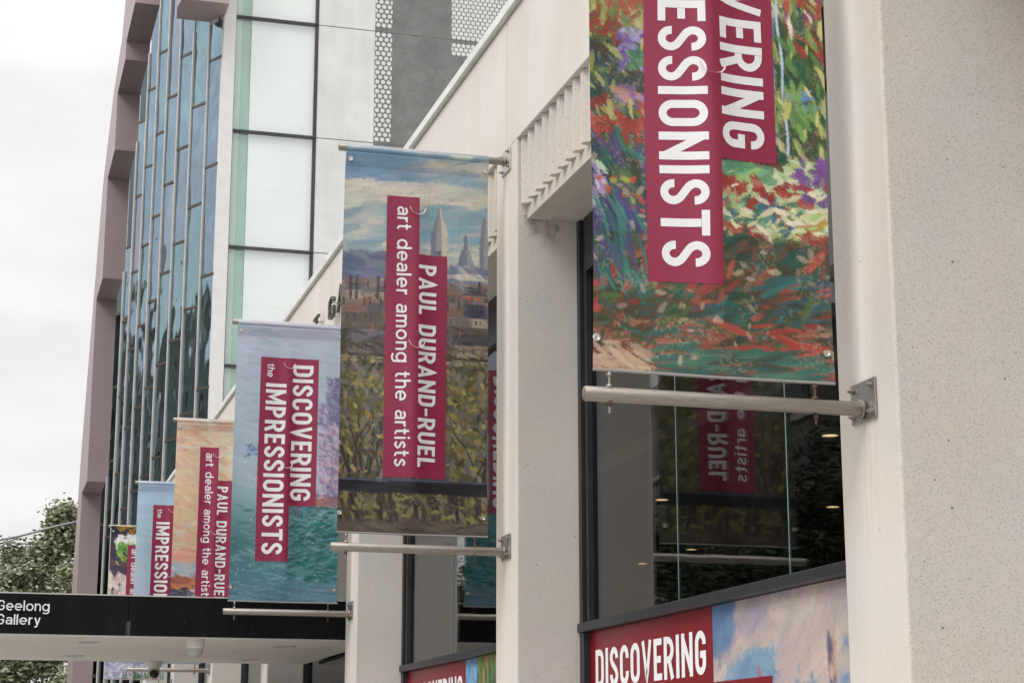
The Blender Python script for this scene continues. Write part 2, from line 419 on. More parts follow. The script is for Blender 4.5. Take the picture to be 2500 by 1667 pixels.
def offset_poly(pts, closed, wd):
    """mitred strip of a stroke: list of quads"""
    P = [Vector((p[0], p[1])) for p in pts]
    if len(P) > 1:
        D = []
        for a, b_ in zip(P, P[1:] + ([P[0]] if closed else [])):
            n_ = max(1, int((b_ - a).length / .13)); D += [a.lerp(b_, i / n_) for i in range(n_)]
        P = D + ([] if closed else [P[-1]])
    Q = [P[0]]
    for p in P[1:]:
        if (p - Q[-1]).length > 1e-5: Q.append(p)
    if closed and (Q[0] - Q[-1]).length < 1e-5: Q.pop()
    n = len(Q); L_, R_ = [], []
    for i in range(n):
        a = Q[i - 1] if (closed or i > 0) else None
        c = Q[(i + 1) % n] if (closed or i < n - 1) else None
        d0 = (Q[i] - a).normalized() if a is not None else None
        d1 = (c - Q[i]).normalized() if c is not None else None
        d0 = d0 or d1; d1 = d1 or d0
        n0 = Vector((-d0.y, d0.x)); n1 = Vector((-d1.y, d1.x)); m = n0 + n1
        if m.length < .3: m = n0
        m.normalize(); k = min(1 / max(m.dot(n0), .35), 2.4) * wd / 2
        L_.append(Q[i] + m * k); R_.append(Q[i] - m * k)
    quads = []
    for i in range(n if closed else n - 1):
        j = (i + 1) % n; quads.append([L_[i], L_[j], R_[j], R_[i]])
    return quads

def text_quads(txt, fit=None, space=.34, track=0.0, bold=0.0):
    """returns list of (quad, layer) in cap-height units; total length scaled to 'fit' along u"""
    u = 0; out_ = []
    for ch in txt:
        if ch == ' ': u += space; continue
        W, S = glyph(ch)
        for li, (p, c, t) in enumerate(S):
            for q in offset_poly(p, c, t + bold): out_.append(([(a.x + u, a.y) for a in q], li))
        u += W + track
    u -= (.10 if txt[-1].isupper() else .085) + track
    k = (fit / u) if fit else 1.0
    return [([(a * k, b_) for a, b_ in q], li) for q, li in out_], u * k

# ------------------------------------------------------------------ painted surfaces (generic impressionist dabs)
def lin(c): return np.array(srgb(*c))
class Canvas:
    """x 0..1 left to right, y 0..1 top to bottom; linear colours painted dab by dab"""
    def __init__(s, w, h, asp, seed):
        s.w, s.h, s.asp = w, h, asp; s.rng = np.random.default_rng(seed)
        s.a = np.zeros((h, w, 3)); s.g = s.rng.random((256, 256))
        s.tex = s.smooth(s.rng.random((h, w)), 1)
    @staticmethod
    def smooth(a, n):
        for _ in range(n):
            a = (a + np.roll(a, 1, 0) + np.roll(a, -1, 0) + np.roll(a, 1, 1) + np.roll(a, -1, 1)) / 5
        return a
    def grad(s, stops):
        ys = np.linspace(0, 1, s.h); p = [q for q, _ in stops]; c = np.array([lin(q) for _, q in stops])
        for i in range(3): s.a[:, :, i] = np.interp(ys, p, c[:, i])[:, None]
    def dab(s, x, y, ln, wd, ang, c, op=.9, jit=.12):
        """ln, wd as fractions of the canvas width"""
        c = lin(c) * (1 + s.rng.uniform(-jit, jit)) * (1 + s.rng.uniform(-jit * .4, jit * .4, 3))
        px = s.w; cx, cy = x * s.w, y * s.h; sy = s.h / (s.asp * s.w)      # grid rows per col unit
        L_, W_ = ln * px, wd * px; r_ = max(L_, W_) + 2
        x0, x1 = int(max(0, cx - r_)), int(min(s.w, cx + r_ + 1)); y0, y1 = int(max(0, cy - r_ * sy)), int(min(s.h, cy + r_ * sy + 1))
        if x0 >= x1 or y0 >= y1: return
        X, Y = np.meshgrid(np.arange(x0, x1) - cx, (np.arange(y0, y1) - cy) / sy)
        ca, sa = math.cos(ang), math.sin(ang); u = (X * ca + Y * sa) / L_; v = (-X * sa + Y * ca) / W_
        v = v + .35 * u * u * s.rng.uniform(-1, 1)
        d = np.sqrt(u ** 2 + v ** 2) + (s.tex[y0:y1, x0:x1] - .5) * .9
        al = np.clip((1.0 - d) * 3.2, 0, 1) * op
        st = .86 + .28 * s.g[(np.abs(v * 9 + 40).astype(int) % 256), int(s.rng.integers(256))]
        al = al[:, :, None]; s.a[y0:y1, x0:x1] = s.a[y0:y1, x0:x1] * (1 - al) + (c * st[:, :, None]) * al
    def field(s, n, box, cols, ln, wd, ang, da=.5, op=.85, jit=.14):
        for _ in range(n):
            x = s.rng.uniform(box[0], box[2]); y = s.rng.uniform(box[1], box[3])
            k = s.rng.uniform(.55, 1.3); s.dab(x, y, ln * k, wd * k, ang + s.rng.uniform(-da, da), cols[s.rng.integers(len(cols))], op, jit)
    def rect(s, x0, x1, y0, y1, c, op=.9):
        n_ = max(2, int((y1 - y0) * s.asp / .012)); xc = (x0 + x1) / 2; hw = (x1 - x0) / 2
        for i in range(n_):
            s.dab(xc, y0 + (y1 - y0) * (i + .5) / n_, hw * 1.12, .0085, 0, c, op, .06)
    def weave(s, c, amt, thr=.53, n=2):
        """bare canvas breaking through the paint"""
        t = s.smooth(s.rng.random((s.h, s.w)), n); big = s.smooth(s.rng.random((s.h, s.w)), 1)
        big = np.kron(s.rng.random((s.h // 28 + 2, s.w // 28 + 2)), np.ones((28, 28)))[:s.h, :s.w]
        big = s.smooth(big, 40)
        m = np.clip((t - thr) * 7, 0, 1) * np.clip((big - .48) * 7, 0, 1) * amt
        s.a = s.a * (1 - m[:, :, None]) + lin(c) * m[:, :, None]
    def mute(s, k, g=1.0):
        l = s.a.mean(2, keepdims=True); s.a = (l + (s.a - l) * k) * g
    def done(s): return np.clip(s.a, 0, 1)

def paint_garden(w, h, asp):
    c = Canvas(w, h, asp, 3)
    c.grad([(0, (150, 160, 90)), (.35, (150, 150, 80)), (.55, (80, 95, 70)), (.78, (120, 130, 90)), (.80, (80, 65, 50)), (1, (115, 80, 65))])
    G = [(40, 85, 58), (30, 90, 80), (60, 75, 42), (80, 105, 55), (50, 62, 48)]; Y = [(175, 175, 95), (190, 182, 125), (150, 160, 75)]; RD = [(172, 52, 40), (150, 45, 38), (180, 70, 55)]
    PU = [(110, 80, 145), (140, 125, 180), (90, 78, 135)]; BE = (205, 188, 155); BR = [(92, 62, 44), (115, 70, 50), (72, 60, 44), (100, 82, 60)]
    c.field(800, (0, 0, 1, .78), G + Y, .05, .016, 1.3, .7)
    # upper left: yellow green with red and brown, then dark stems
    c.field(160, (0, .36, .24, .47), Y + [(120, 120, 50), (140, 95, 55)], .055, .02, 1.1, .8)
    c.field(45, (0, .36, .22, .44), [(170, 65, 45), (165, 85, 55)], .05, .018, 1.0, .8)
    c.field(34, (0, .44, .18, .50), [(150, 60, 45), (120, 70, 50)], .07, .018, -.7, .5)
    c.field(460, (0, .48, .29, .82), G + [(70, 62, 55), (60, 65, 100), (45, 100, 85)], .065, .017, 1.15, .6, .8)
    c.field(46, (.12, .46, .28, .52), PU + [(160, 150, 200)], .035, .014, .2, 1.4); c.field(14, (.16, .49, .24, .52), [(60, 120, 80), (90, 140, 90)], .03, .012, .3, 1)
    c.field(26, (.10, .55, .26, .59), [(130, 90, 150), (160, 120, 170), (185, 130, 120)], .035, .014, .8, 1)
    c.field(36, (0, .58, .26, .64), RD + [(130, 70, 50)], .05, .017, .5, 1.0)
    c.field(60, (0, .62, .28, .76), [(40, 115, 110), (50, 70, 110), (90, 70, 120), (60, 110, 70)], .06, .012, 1.0, .4)
    c.field(22, (0, .68, .06, .75), [(190, 175, 205), (160, 130, 180), (170, 200, 180)], .04, .015, 1.2, .6)
    c.field(24, (.03, .70, .22, .75), [(180, 90, 50), (160, 165, 60), (190, 60, 45)], .02, .012, .5, 1)
    c.field(50, (0, .74, .2, .82), [(80, 70, 135), (60, 60, 110), (60, 130, 120)], .08, .012, 1.1, .25)
    # upper right
    c.field(360, (.74, .34, 1, .66), Y + G + [(215, 210, 175), (115, 150, 80)], .05, .015, 1.35, .5)
    c.field(24, (.82, .38, 1, .44), RD + [(140, 50, 110)], .04, .018, 1.2, .7); c.field(16, (.90, .44, 1, .51), RD, .05, .018, 1.2, .4)
    c.field(36, (.80, .43, .98, .56), [(30, 95, 65), (40, 85, 50), (55, 70, 45)], .06, .02, 1.1, .4)
    c.field(16, (.84, .54, .96, .57), [(105, 145, 185), (85, 130, 170)], .035, .012, 0, .5); c.field(16, (.84, .565, .98, .59), [(120, 165, 80), (95, 150, 80)], .035, .010, 1.4, .3)
    c.field(40, (.82, .60, .98, .66), [(60, 85, 55), (130, 75, 50), (45, 70, 50)], .045, .016, 1.2, .6)
    c.field(30, (.74, .35, .78, .66), [(90, 135, 175), (70, 115, 150), (190, 205, 200)], .06, .007, 1.55, .1)
    for k in range(90):
        t = k / 90; c.dab(.79 + .05 * t + .004 * math.sin(t * 20), .34 + .385 * t, .016, .007, 1.5, (175, 198, 220), .75)
    # pale field with red flowers
    c.field(300, (.53, .655, 1, .775), [(205, 210, 165), (165, 195, 125), (220, 212, 180), (140, 185, 135), (190, 200, 120)], .065, .02, .3, .9)
    c.field(90, (.53, .64, .80, .665), G + BR, .05, .016, .5, .8); c.field(26, (.53, .665, .76, .69), [(110, 170, 130), (80, 150, 110), (140, 190, 100)], .05, .02, -.2, .5)
    for q in ((.55, .70), (.60, .705), (.68, .70), (.58, .735), (.73, .72), (.80, .705), (.66, .725), (.78, .735), (.83, .755)): c.field(5, (q[0] - .012, q[1] - .006, q[0] + .022, q[1] + .005), RD + [(150, 45, 32)], .045, .020, .2, 1.2, .95)
    c.field(34, (.86, .655, 1, .72), PU[:1] + [(105, 60, 135), (125, 70, 150)], .04, .02, .5, 1.2)
    c.field(34, (.53, .72, .86, .77), [(60, 130, 110), (40, 105, 90), (50, 105, 140), (90, 160, 130)], .05, .013, -.6, .6)
    c.field(10, (.87, .735, .99, .765), [(195, 160, 50), (180, 140, 45)], .05, .018, -.5, .4); c.field(12, (.86, .695, 1, .73), PU[:1] + RD[:1], .04, .018, .4, 1)
    c.field(20, (.54, .765, 1, .79), RD, .06, .018, .1, .6)
    # dark lower band
    c.field(620, (0, .785, 1, .94), G + BR + [(38, 70, 62), (45, 85, 78), (140, 110, 85)], .07, .019, -.5, 1.0, .75)
    c.field(60, (0, .79, 1, .95), RD + [(150, 75, 55)], .065, .019, -.8, .7, .8)
    c.field(44, (0, .76, .22, .88), [(45, 125, 118), (35, 105, 105), (75, 68, 120)], .08, .009, 1.2, .3)
    c.field(34, (.45, .84, 1, .93), [(38, 115, 112), (45, 95, 95), (55, 80, 95)], .09, .013, -.45, .35)
    c.field(360, (0, .92, 1, 1), [(150, 82, 64), (135, 66, 52), (165, 105, 82), (110, 65, 52), (120, 90, 68)], .07, .015, .1, .5)
    c.field(150, (0, .87, 1, .965), G + [(45, 80, 72), (40, 95, 90), (88, 64, 48)], .06, .014, -.4, .8, .7)
    c.field(14, (.5, .915, 1, .96), RD, .09, .014, .1, .3); c.field(14, (.82, .95, 1, .985), [(175, 60, 50)], .07, .02, .2, .4)
    c.field(90, (.25, .955, .95, 1), [(52, 112, 96), (45, 100, 92), (75, 120, 100), (60, 85, 75)], .10, .012, -.1, .2)
    c.field(30, (0, .955, .2, 1), [(195, 165, 140), (185, 150, 125)], .06, .015, .3, .5)
    c.field(60, (.74, .36, 1, .64), [(185, 190, 90), (120, 165, 70), (210, 200, 120), (90, 140, 70)], .045, .012, 1.3, .6, .8)
    c.field(40, (0, .36, .26, .60), [(165, 170, 85), (90, 135, 70), (190, 180, 110)], .045, .012, 1.1, .8, .7)
    c.field(40, (.53, .70, 1, .77), [(215, 215, 165), (170, 205, 130), (225, 215, 185)], .035, .011, .2, .9, .85)
    c.field(70, (0, .62, 1, .98), [BE, (190, 170, 140), (175, 150, 125)], .026, .012, .8, 1.4, .45)
    c.weave(BE, .22, .50, 3)
    c.mute(.84, 1.03)
    return c.done()

def paint_town(w, h, asp):
    c = Canvas(w, h, asp, 11)
    c.grad([(0, (110, 145, 165)), (.1, (150, 165, 170)), (.3, (185, 185, 178)), (.33, (115, 120, 140)), (.4, (130, 112, 100)), (.46, (110, 100, 95)), (.5, (70, 62, 55)), (.62, (95, 90, 50)), (.88, (80, 75, 50)), (1, (75, 65, 60))])
    c.field(180, (0, 0, 1, .3), [(190, 190, 180), (150, 168, 178), (125, 155, 175), (205, 198, 180)], .13, .035, -.12, .25, .7)
    c.field(60, (0, .02, .4, .10), [(105, 140, 170), (120, 150, 175)], .14, .04, -.2, .2, .7)
    c.field(60, (0, .10, 1, .15), [(205, 195, 178), (190, 186, 175)], .14, .035, -.1, .2, .7)
    c.field(40, (.3, .15, 1, .25), [(120, 160, 178), (135, 165, 180)], .12, .03, -.1, .2, .7)
    # pale generic skyline: a pointed bell tower, a small dome and a gabled block
    def stack(xc, y0, y1, w0, w1, cols, pw=1.0):
        n_ = 70
        for k in range(n_):
            t = k / n_; y = y0 + (y1 - y0) * t; wd_ = w0 + (w1 - w0) * t ** pw
            for q in (-.6, 0, .6): c.dab(xc + q * wd_, y, max(.008, wd_ * .42), .010, 1.5 if wd_ < .02 else .1, cols[0 if q < 0 else (1 if q == 0 else 2)], .85, .08)
    GY = [(118, 124, 142), (146, 146, 150), (192, 182, 165)]
    stack(.655, .155, .18, .003, .010, GY); stack(.655, .18, .225, .012, .058, GY, .5); stack(.655, .225, .345, .064, .066, GY)
    c.field(8, (.62, .265, .69, .285), [(85, 92, 112)], .012, .018, 1.5, .1)
    stack(.835, .225, .262, .004, .012, GY[:1] * 3); stack(.835, .262, .318, .02, .062, [(108, 116, 138), (122, 128, 146), (150, 150, 155)], .5)
    stack(.985, .17, .24, .008, .05, GY, .45); stack(.985, .24, .35, .055, .055, GY)
    c.field(60, (.70, .315, 1, .36), [(198, 188, 172), (170, 165, 162), (125, 128, 148)], .05, .020, .5, .4, .9)
    c.field(140, (0, .29, .32, .36), [(105, 115, 138), (120, 125, 145), (90, 100, 125)], .10, .03, .1, .4, .8)
    c.field(90, (.7, .31, 1, .37), [(125, 125, 145), (195, 185, 175), (95, 115, 145)], .07, .025, .4, .6, .8)
    # generic rooftops: rows of walls, slate roofs, chimneys and dark windows
    c.field(120, (0, .355, 1, .40), [(138, 120, 108), (120, 112, 115), (150, 132, 115)], .07, .02, 0, .3, .85)
    for j, (yb, hh, n_) in enumerate(((.405, .040, 9), (.465, .055, 7), (.545, .070, 5))):
        for i in range(n_):
            x0 = (i + c.rng.uniform(-.3, .3)) / n_; x1 = x0 + (1.05 + c.rng.uniform(-.2, .35)) / n_; h1 = hh * c.rng.uniform(.75, 1.15)
            wall = [(158, 138, 118), (140, 124, 112), (120, 108, 104), (172, 156, 136), (92, 82, 78)][c.rng.integers(5)]
            roof = [(88, 86, 98), (72, 70, 80), (112, 108, 114), (128, 92, 84)][c.rng.integers(4)]
            c.rect(x0, x1, yb - h1 * .55, yb, wall); c.rect(x0 - .004, x1 + .004, yb - h1, yb - h1 * .55, roof)
            for q in range(int(c.rng.integers(1, 4))):
                xq = c.rng.uniform(x0, x1); c.rect(xq - .007, xq + .007, yb - h1 - .016, yb - h1 + .004, [(66, 56, 62), (150, 86, 64), (80, 64, 60)][c.rng.integers(3)])
            for q in range(4):
                xq = c.rng.uniform(x0 + .01, max(x0 + .02, x1 - .01)); c.rect(xq - .006, xq + .006, yb - h1 * .42, yb - h1 * .16, (62, 58, 64), .8)
    for x in (.06, .10, .24, .29): c.rect(x - .011, x + .011, .345, .405, (70, 60, 72), .9)
    c.rect(.80, 1.0, .405, .44, (48, 54, 78), .85); c.field(7, (.82, .385, .96, .395), [(185, 98, 66)], .018, .012, 0, .4)
    c.field(70, (0, .47, 1, .56), [(66, 58, 54), (86, 78, 70), (52, 48, 48)], .06, .012, .1, .4, .6)
    c.field(30, (0, .553, 1, .566), [(165, 152, 132), (150, 140, 122)], .08, .008, .02, .08, .8)
    c.field(26, (0, .572, 1, .582), [(46, 42, 46)], .10, .008, .02, .06, .8)
    c.field(760, (0, .56, 1, .86), [(98, 90, 46), (118, 110, 58), (80, 76, 50), (58, 54, 44), (130, 120, 84), (100, 96, 88)], .045, .017, 1.0, 1.2)
    c.field(190, (0, .56, 1, .86), [(122, 118, 110), (108, 104, 98), (85, 85, 88)], .045, .016, 1.4, .6, .75)
    for q in range(26):
        x = c.rng.uniform(0, 1); y = .87; a = -1.57 + c.rng.uniform(-.25, .25)
        for k in range(22):
            c.dab(x, y, .022, max(.004, .0085 - k * .0002), a, (48, 40, 40), .85); x += math.cos(a) * .022; y += math.sin(a) * .022 / asp; a += c.rng.uniform(-.16, .16)
    c.field(170, (0, .54, 1, .85), [(150, 136, 62), (138, 128, 70), (165, 152, 92), (140, 100, 55)], .026, .013, .6, 1.4)
    c.field(420, (0, .86, 1, 1), [(82, 76, 52), (108, 100, 60), (66, 58, 52), (125, 118, 108), (58, 50, 48)], .05, .015, 1.35, .5)
    c.field(60, (0, .88, 1, 1), [(48, 40, 40), (58, 46, 46)], .11, .009, 1.4, .2)
    c.field(80, (0, .87, 1, .98), [(140, 130, 68), (125, 118, 74)], .03, .014, .8, 1.2)
    c.weave((150, 142, 128), .25, .5, 2)
    c.field(150, (-.05, .868, 1.05, .892), [(32, 30, 38), (42, 40, 48), (28, 26, 32)], .16, .016, .01, .03, .95, .1)
    c.field(16, (0, .862, 1, .866), [(75, 82, 108)], .12, .007, .01, .03)
    c.field(90, (0, .965, 1, 1.0), [(92, 78, 72), (105, 92, 80), (75, 66, 62)], .1, .02, 0, .3, .7)
    c.mute(.92, 1.0)
    return c.done()

def paint_sea(w, h, asp):
    c = Canvas(w, h, asp, 5)
    c.grad([(0, (185, 185, 205)), (.12, (178, 186, 205)), (.4, (172, 192, 205)), (.58, (160, 184, 196)), (.70, (110, 150, 158)), (.80, (72, 118, 126)), (.94, (80, 126, 138)), (1, (100, 130, 148))])
    c.field(420, (0, 0, 1, .6), [(180, 188, 208), (165, 185, 200), (175, 180, 205), (158, 182, 192)], .09, .016, .15, .3, .55)
    c.field(420, (.80, .30, 1, .64), [(165, 150, 180), (185, 170, 195), (145, 130, 165), (195, 180, 195), (120, 115, 150)], .05, .016, .9, .9, .8)
    c.field(150, (.86, .20, 1, .36), [(120, 120, 155), (150, 142, 175), (110, 108, 150)], .04, .016, 1.2, .7, .8)
    c.field(30, (.8, .4, 1, .6), [(195, 130, 160), (200, 150, 170)], .02, .009, .3, 1, .8)
    c.field(60, (.75, .62, 1, .67), [(130, 100, 120), (165, 110, 95), (110, 95, 125)], .05, .014, -.1, .5, .8)
    c.field(420, (0, .66, 1, 1), [(80, 126, 134), (105, 146, 152), (62, 110, 118), (118, 155, 160), (88, 130, 145)], .07, .013, .1, .45, .6)
    c.field(300, (.55, .66, 1, .92), [(20, 95, 95), (30, 110, 105), (25, 85, 90), (90, 140, 140)], .05, .014, -.1, .5, .7)
    c.field(18, (.5, .60, .62, .72), [(70, 110, 122), (85, 95, 118)], .05, .018, .5, .8, .5)
    c.field(300, (0, .2, 1, 1), [(195, 205, 212), (150, 175, 185)], .022, .0035, -.3, .9, .55)
    c.field(14, (.12, .45, .24, .50), [(105, 140, 185), (85, 120, 170)], .03, .012, -.5, .5, .7)
    c.field(90, (0, .94, 1, 1), [(85, 122, 140), (110, 140, 155), (70, 108, 125)], .12, .012, 0, .15, .6)
    return c.done()

def paint_sunset(w, h, asp):
    c = Canvas(w, h, asp, 8)
    c.grad([(0, (165, 155, 145)), (.05, (205, 195, 180)), (.2, (215, 200, 172)), (.35, (220, 180, 125)), (.5, (215, 165, 115)), (.64, (215, 145, 115)), (.67, (165, 175, 185)), (.75, (100, 95, 115)), (1, (70, 75, 100))])
    c.field(500, (0, .02, 1, .62), [(222, 190, 130), (225, 165, 120), (215, 200, 165), (210, 150, 115), (215, 190, 135), (200, 195, 180)], .11, .035, .2, .6, .5)
    c.field(70, (0, .30, 1, .36), [(220, 190, 130), (222, 175, 130)], .10, .03, .2, .5, .6)
    c.field(26, (0, .05, 1, .17), [(225, 150, 105), (220, 165, 130)], .06, .02, .4, .6, .7)
    c.field(40, (0, .6, .6, .66), [(220, 130, 105), (225, 150, 120)], .10, .02, 0, .2, .7)
    c.field(70, (0, .66, .4, .72), [(170, 182, 190), (150, 165, 180)], .07, .018, 0, .2, .8)
    c.field(80, (.0, .72, .42, .79), [(200, 105, 40), (215, 125, 45), (170, 80, 40)], .055, .022, .3, .5)
    c.field(240, (0, .77, 1, 1), [(45, 50, 85), (70, 65, 95), (95, 45, 65), (35, 35, 60), (190, 190, 200), (90, 100, 130)], .06, .018, .4, .8)
    c.field(60, (0, .85, 1, 1), [(215, 205, 190), (50, 70, 125)], .05, .012, .1, .5)
    c.mute(.70, 1.02)
    return c.done()

def paint_haze(w, h, asp):
    c = Canvas(w, h, asp, 21)
    c.grad([(0, (135, 160, 190)), (.05, (160, 185, 210)), (.25, (165, 195, 210)), (.45, (168, 192, 205)), (.6, (172, 180, 205)), (.655, (178, 178, 200)), (.67, (110, 150, 185)), (.8, (85, 135, 175)), (1, (100, 145, 170))])
    c.field(300, (0, 0, 1, .65), [(165, 190, 208), (172, 196, 208), (160, 180, 206)], .15, .03, .0, .2, .35, .05)
    c.field(200, (0, .67, 1, 1), [(95, 145, 182), (120, 165, 190), (75, 125, 168)], .12, .012, 0, .1, .6)
    return c.done()

def paint_flowers(w, h, asp):
    c = Canvas(w, h, asp, 31)
    c.grad([(0, (30, 55, 60)), (.06, (55, 48, 62)), (.5, (75, 62, 85)), (.86, (70, 60, 80)), (.9, (170, 168, 195)), (1, (160, 165, 185))])
    c.field(260, (0, .04, 1, .88), [(80, 62, 85), (60, 55, 78), (95, 70, 80), (50, 48, 66)], .10, .04, .6, .8, .8)
    c.field(46, (.10, .07, .46, .14), [(225, 222, 220), (240, 238, 232), (205, 210, 208)], .07, .035, .6, 1.2, .95)
    c.field(20, (.12, .0, .40, .05), [(190, 130, 60), (150, 110, 50), (90, 120, 60)], .05, .03, 1, .8)
    c.field(46, (.12, .13, .42, .25), [(110, 160, 60), (80, 140, 60), (150, 180, 80)], .07, .025, .9, .8)
    c.field(60, (.0, .34, .34, .50), [(222, 208, 196), (205, 190, 185), (190, 170, 165)], .09, .04, 1.0, .8, .85)
    c.field(26, (.0, .47, .20, .54), [(80, 140, 70), (215, 220, 215), (60, 110, 60)], .05, .025, .8, 1.2)
    c.field(50, (.06, .56, .36, .68), [(215, 175, 105), (205, 165, 115), (225, 200, 140)], .08, .035, .5, .8, .85)
    c.field(60, (.4, .3, 1, .8), [(110, 80, 95), (150, 130, 120), (70, 60, 80)], .09, .04, .7, .8, .8)
    c.field(200, (0, .88, 1, 1), [(175, 172, 200), (205, 205, 220), (150, 155, 190), (220, 218, 225)], .05, .018, .1, .6)
    c.field(90, (.3, .95, 1, 1), [(70, 115, 65), (95, 135, 80), (60, 95, 60), (190, 140, 150)], .045, .014, 1.4, .5)
    return c.done()

def paint_clouds(w, h, asp):
    c = Canvas(w, h, asp, 41)
    c.grad([(0, (165, 150, 158)), (.3, (170, 155, 158)), (.5, (120, 140, 168)), (1, (90, 125, 160))])
    c.field(420, (0, 0, 1, .42), [(185, 168, 160), (160, 146, 164), (188, 164, 165), (172, 158, 150), (148, 138, 162), (180, 172, 160)], .07, .030, -.5, .7, .55)
    c.field(30, (0, 0, .10, .16), [(80, 112, 150), (95, 120, 152)], .05, .03, -.7, .5, .8)
    c.field(80, (.1, .30, .65, .42), [(105, 138, 168), (120, 150, 175), (95, 130, 165)], .08, .028, -.3, .5, .65)
    c.field(160, (.60, .22, 1, 1), [(95, 125, 160), (115, 140, 168), (80, 110, 150), (140, 145, 165)], .08, .032, -.8, .5, .6)
    c.field(60, (.35, .20, .8, .36), [(185, 168, 158), (175, 160, 160)], .07, .03, -.6, .6, .6)
    c.field(40, (.560, .22, .585, .6), [(85, 82, 115), (110, 92, 110), (185, 150, 135)], .022, .011, 1.5, .2, .85)
    c.field(12, (.238, .34, .25, .6), [(140, 110, 115), (175, 145, 140)], .018, .008, 1.5, .2, .85)
    c.mute(.95)
    return c.done()

def paint_reeds(w, h, asp):
    c = Canvas(w, h, asp, 51)
    c.grad([(0, (85, 120, 80)), (1, (70, 100, 55))])
    c.field(600, (0, 0, 1, 1), [(70, 110, 60), (95, 130, 70), (60, 90, 50), (150, 130, 70), (110, 150, 170), (45, 75, 50), (170, 120, 70)], .05, .014, 1.45, .35)
    c.field(60, (0, 0, .12, .5), [(120, 165, 200), (95, 140, 185)], .05, .02, 1.3, .6)
    return c.done()

def painted_sheet(name, pts_fn, img, mat, parent):
    """grid mesh whose vertices carry the painted colours"""
    h, w_, _ = img.shape
    U, V = np.meshgrid(np.linspace(0, 1, w_), np.linspace(0, 1, h))
    P = pts_fn(U.ravel(), V.ravel())
    O = world_origin(parent)
    P = P + np.array([0, 0, CZ]) - np.array(O)
    idx = np.arange(h * w_).reshape(h, w_)
    F = np.stack([idx[:-1, :-1], idx[1:, :-1], idx[1:, 1:], idx[:-1, 1:]], -1).reshape(-1, 4)
    me = bpy.data.meshes.new(name)
    me.vertices.add(h * w_); me.vertices.foreach_set('co', P.astype(np.float32).ravel())
    me.loops.add(F.size); me.loops.foreach_set('vertex_index', F.ravel().astype(np.int32))
    me.polygons.add(len(F)); me.polygons.foreach_set('loop_start', np.arange(0, F.size, 4, dtype=np.int32))
    try: me.polygons.foreach_set('loop_total', np.full(len(F), 4, dtype=np.int32))
    except Exception: pass
    me.update(calc_edges=True)
    me.polygons.foreach_set('use_smooth', np.ones(len(F), dtype=bool))
    ca = me.color_attributes.new('paint', 'FLOAT_COLOR', 'POINT')
    ca.data.foreach_set('color', np.concatenate([img.reshape(-1, 3), np.ones((h * w_, 1))], 1).astype(np.float32).ravel())
    me.materials.append(mat)
    o = bpy.data.objects.new(name, me); col.objects.link(o); o.parent = parent
    return o

# ------------------------------------------------------------------ ground, road, footpath
GZ = -CZ
gm = simple('earth', (.20, .19, .17), .9, 0, .2, .4)
tag(MB().box(-400, 400, -200, 700, GZ - 1.0, GZ - .30).build('ground', gm), kind='structure')
asph = simple('asphalt', (.055, .055, .058), .85, 0, .25, 6, .4)
tag(MB().box(-20, -4.3, -120, 300, GZ - .29, GZ - .14).build('road', asph), kind='structure')
pav = NB('paving')
br = pav.n('ShaderNodeTexBrick'); pav.l(pav.co(), br.inputs['Vector']); br.inputs['Scale'].default_value = 1.6
br.inputs['Color1'].default_value = (.52, .50, .46, 1); br.inputs['Color2'].default_value = (.48, .46, .43, 1); br.inputs['Mortar'].default_value = (.22, .21, .20, 1); br.inputs['Mortar Size'].default_value = .008
pav.base(br.outputs['Color']).set(.8)
tag(MB().box(-4.0, 40, -120, 56, GZ - .29, GZ).build('footpath', pav.m), kind='structure')
tag(MB().box(-30, -20.3, -120, 300, GZ - .29, GZ).build('far_footpath', pav.m), kind='structure')
kb = simple('kerb_stone', (.36, .35, .33), .8, 0, .15, 3)
tag(MB().box(-4.297, -4.003, -120, 300, GZ - .29, GZ + .006).build('kerb', kb), kind='structure')
lm = simple('road_paint', (.75, .75, .72), .6)
mbl = MB()
for y in range(-60, 280, 9): mbl.box(-12.3, -12.18, y, y + 3, GZ - .139, GZ - .135)
tag(mbl.build('road_marking', lm), kind='structure')

# ------------------------------------------------------------------ gallery building
NP = 7; PITCH = 6.21; PW = .60; PY0 = 7.535
pn = lambda k: PY0 + PITCH * k           # near face of pillar k
pf = lambda k: pn(k) + PW
YEND = pf(NP - 1)
gal = thing('gallery_building', (4.5, 24, GZ), 'pale precast concrete gallery with tall pillars, ribbed panels and dark windows along the street', 'building')

def pillar_mesh(k):
    m = MB(); y0, y1 = pn(k), pf(k); x0, x1 = 4.0, 4.60; ch = .013
    z0, z1 = GZ, 4.962
    if k == 0: x1 = 16.0
    pts = [(x0, y0 + ch), (x0 + ch * .3, y0 + ch * .3), (x0 + ch, y0), (x1, y0), (x1, y1), (x0 + ch, y1), (x0 + ch * .3, y1 - ch * .3), (x0, y1 - ch)]
    m.prism([(a, b_, z0) for a, b_ in pts], (0, 0, z1 - z0))
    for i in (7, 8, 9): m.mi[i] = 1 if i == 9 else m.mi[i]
    return m
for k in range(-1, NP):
    pillar_mesh(k).build('pillar', [M['conc'], M['front']], gal)
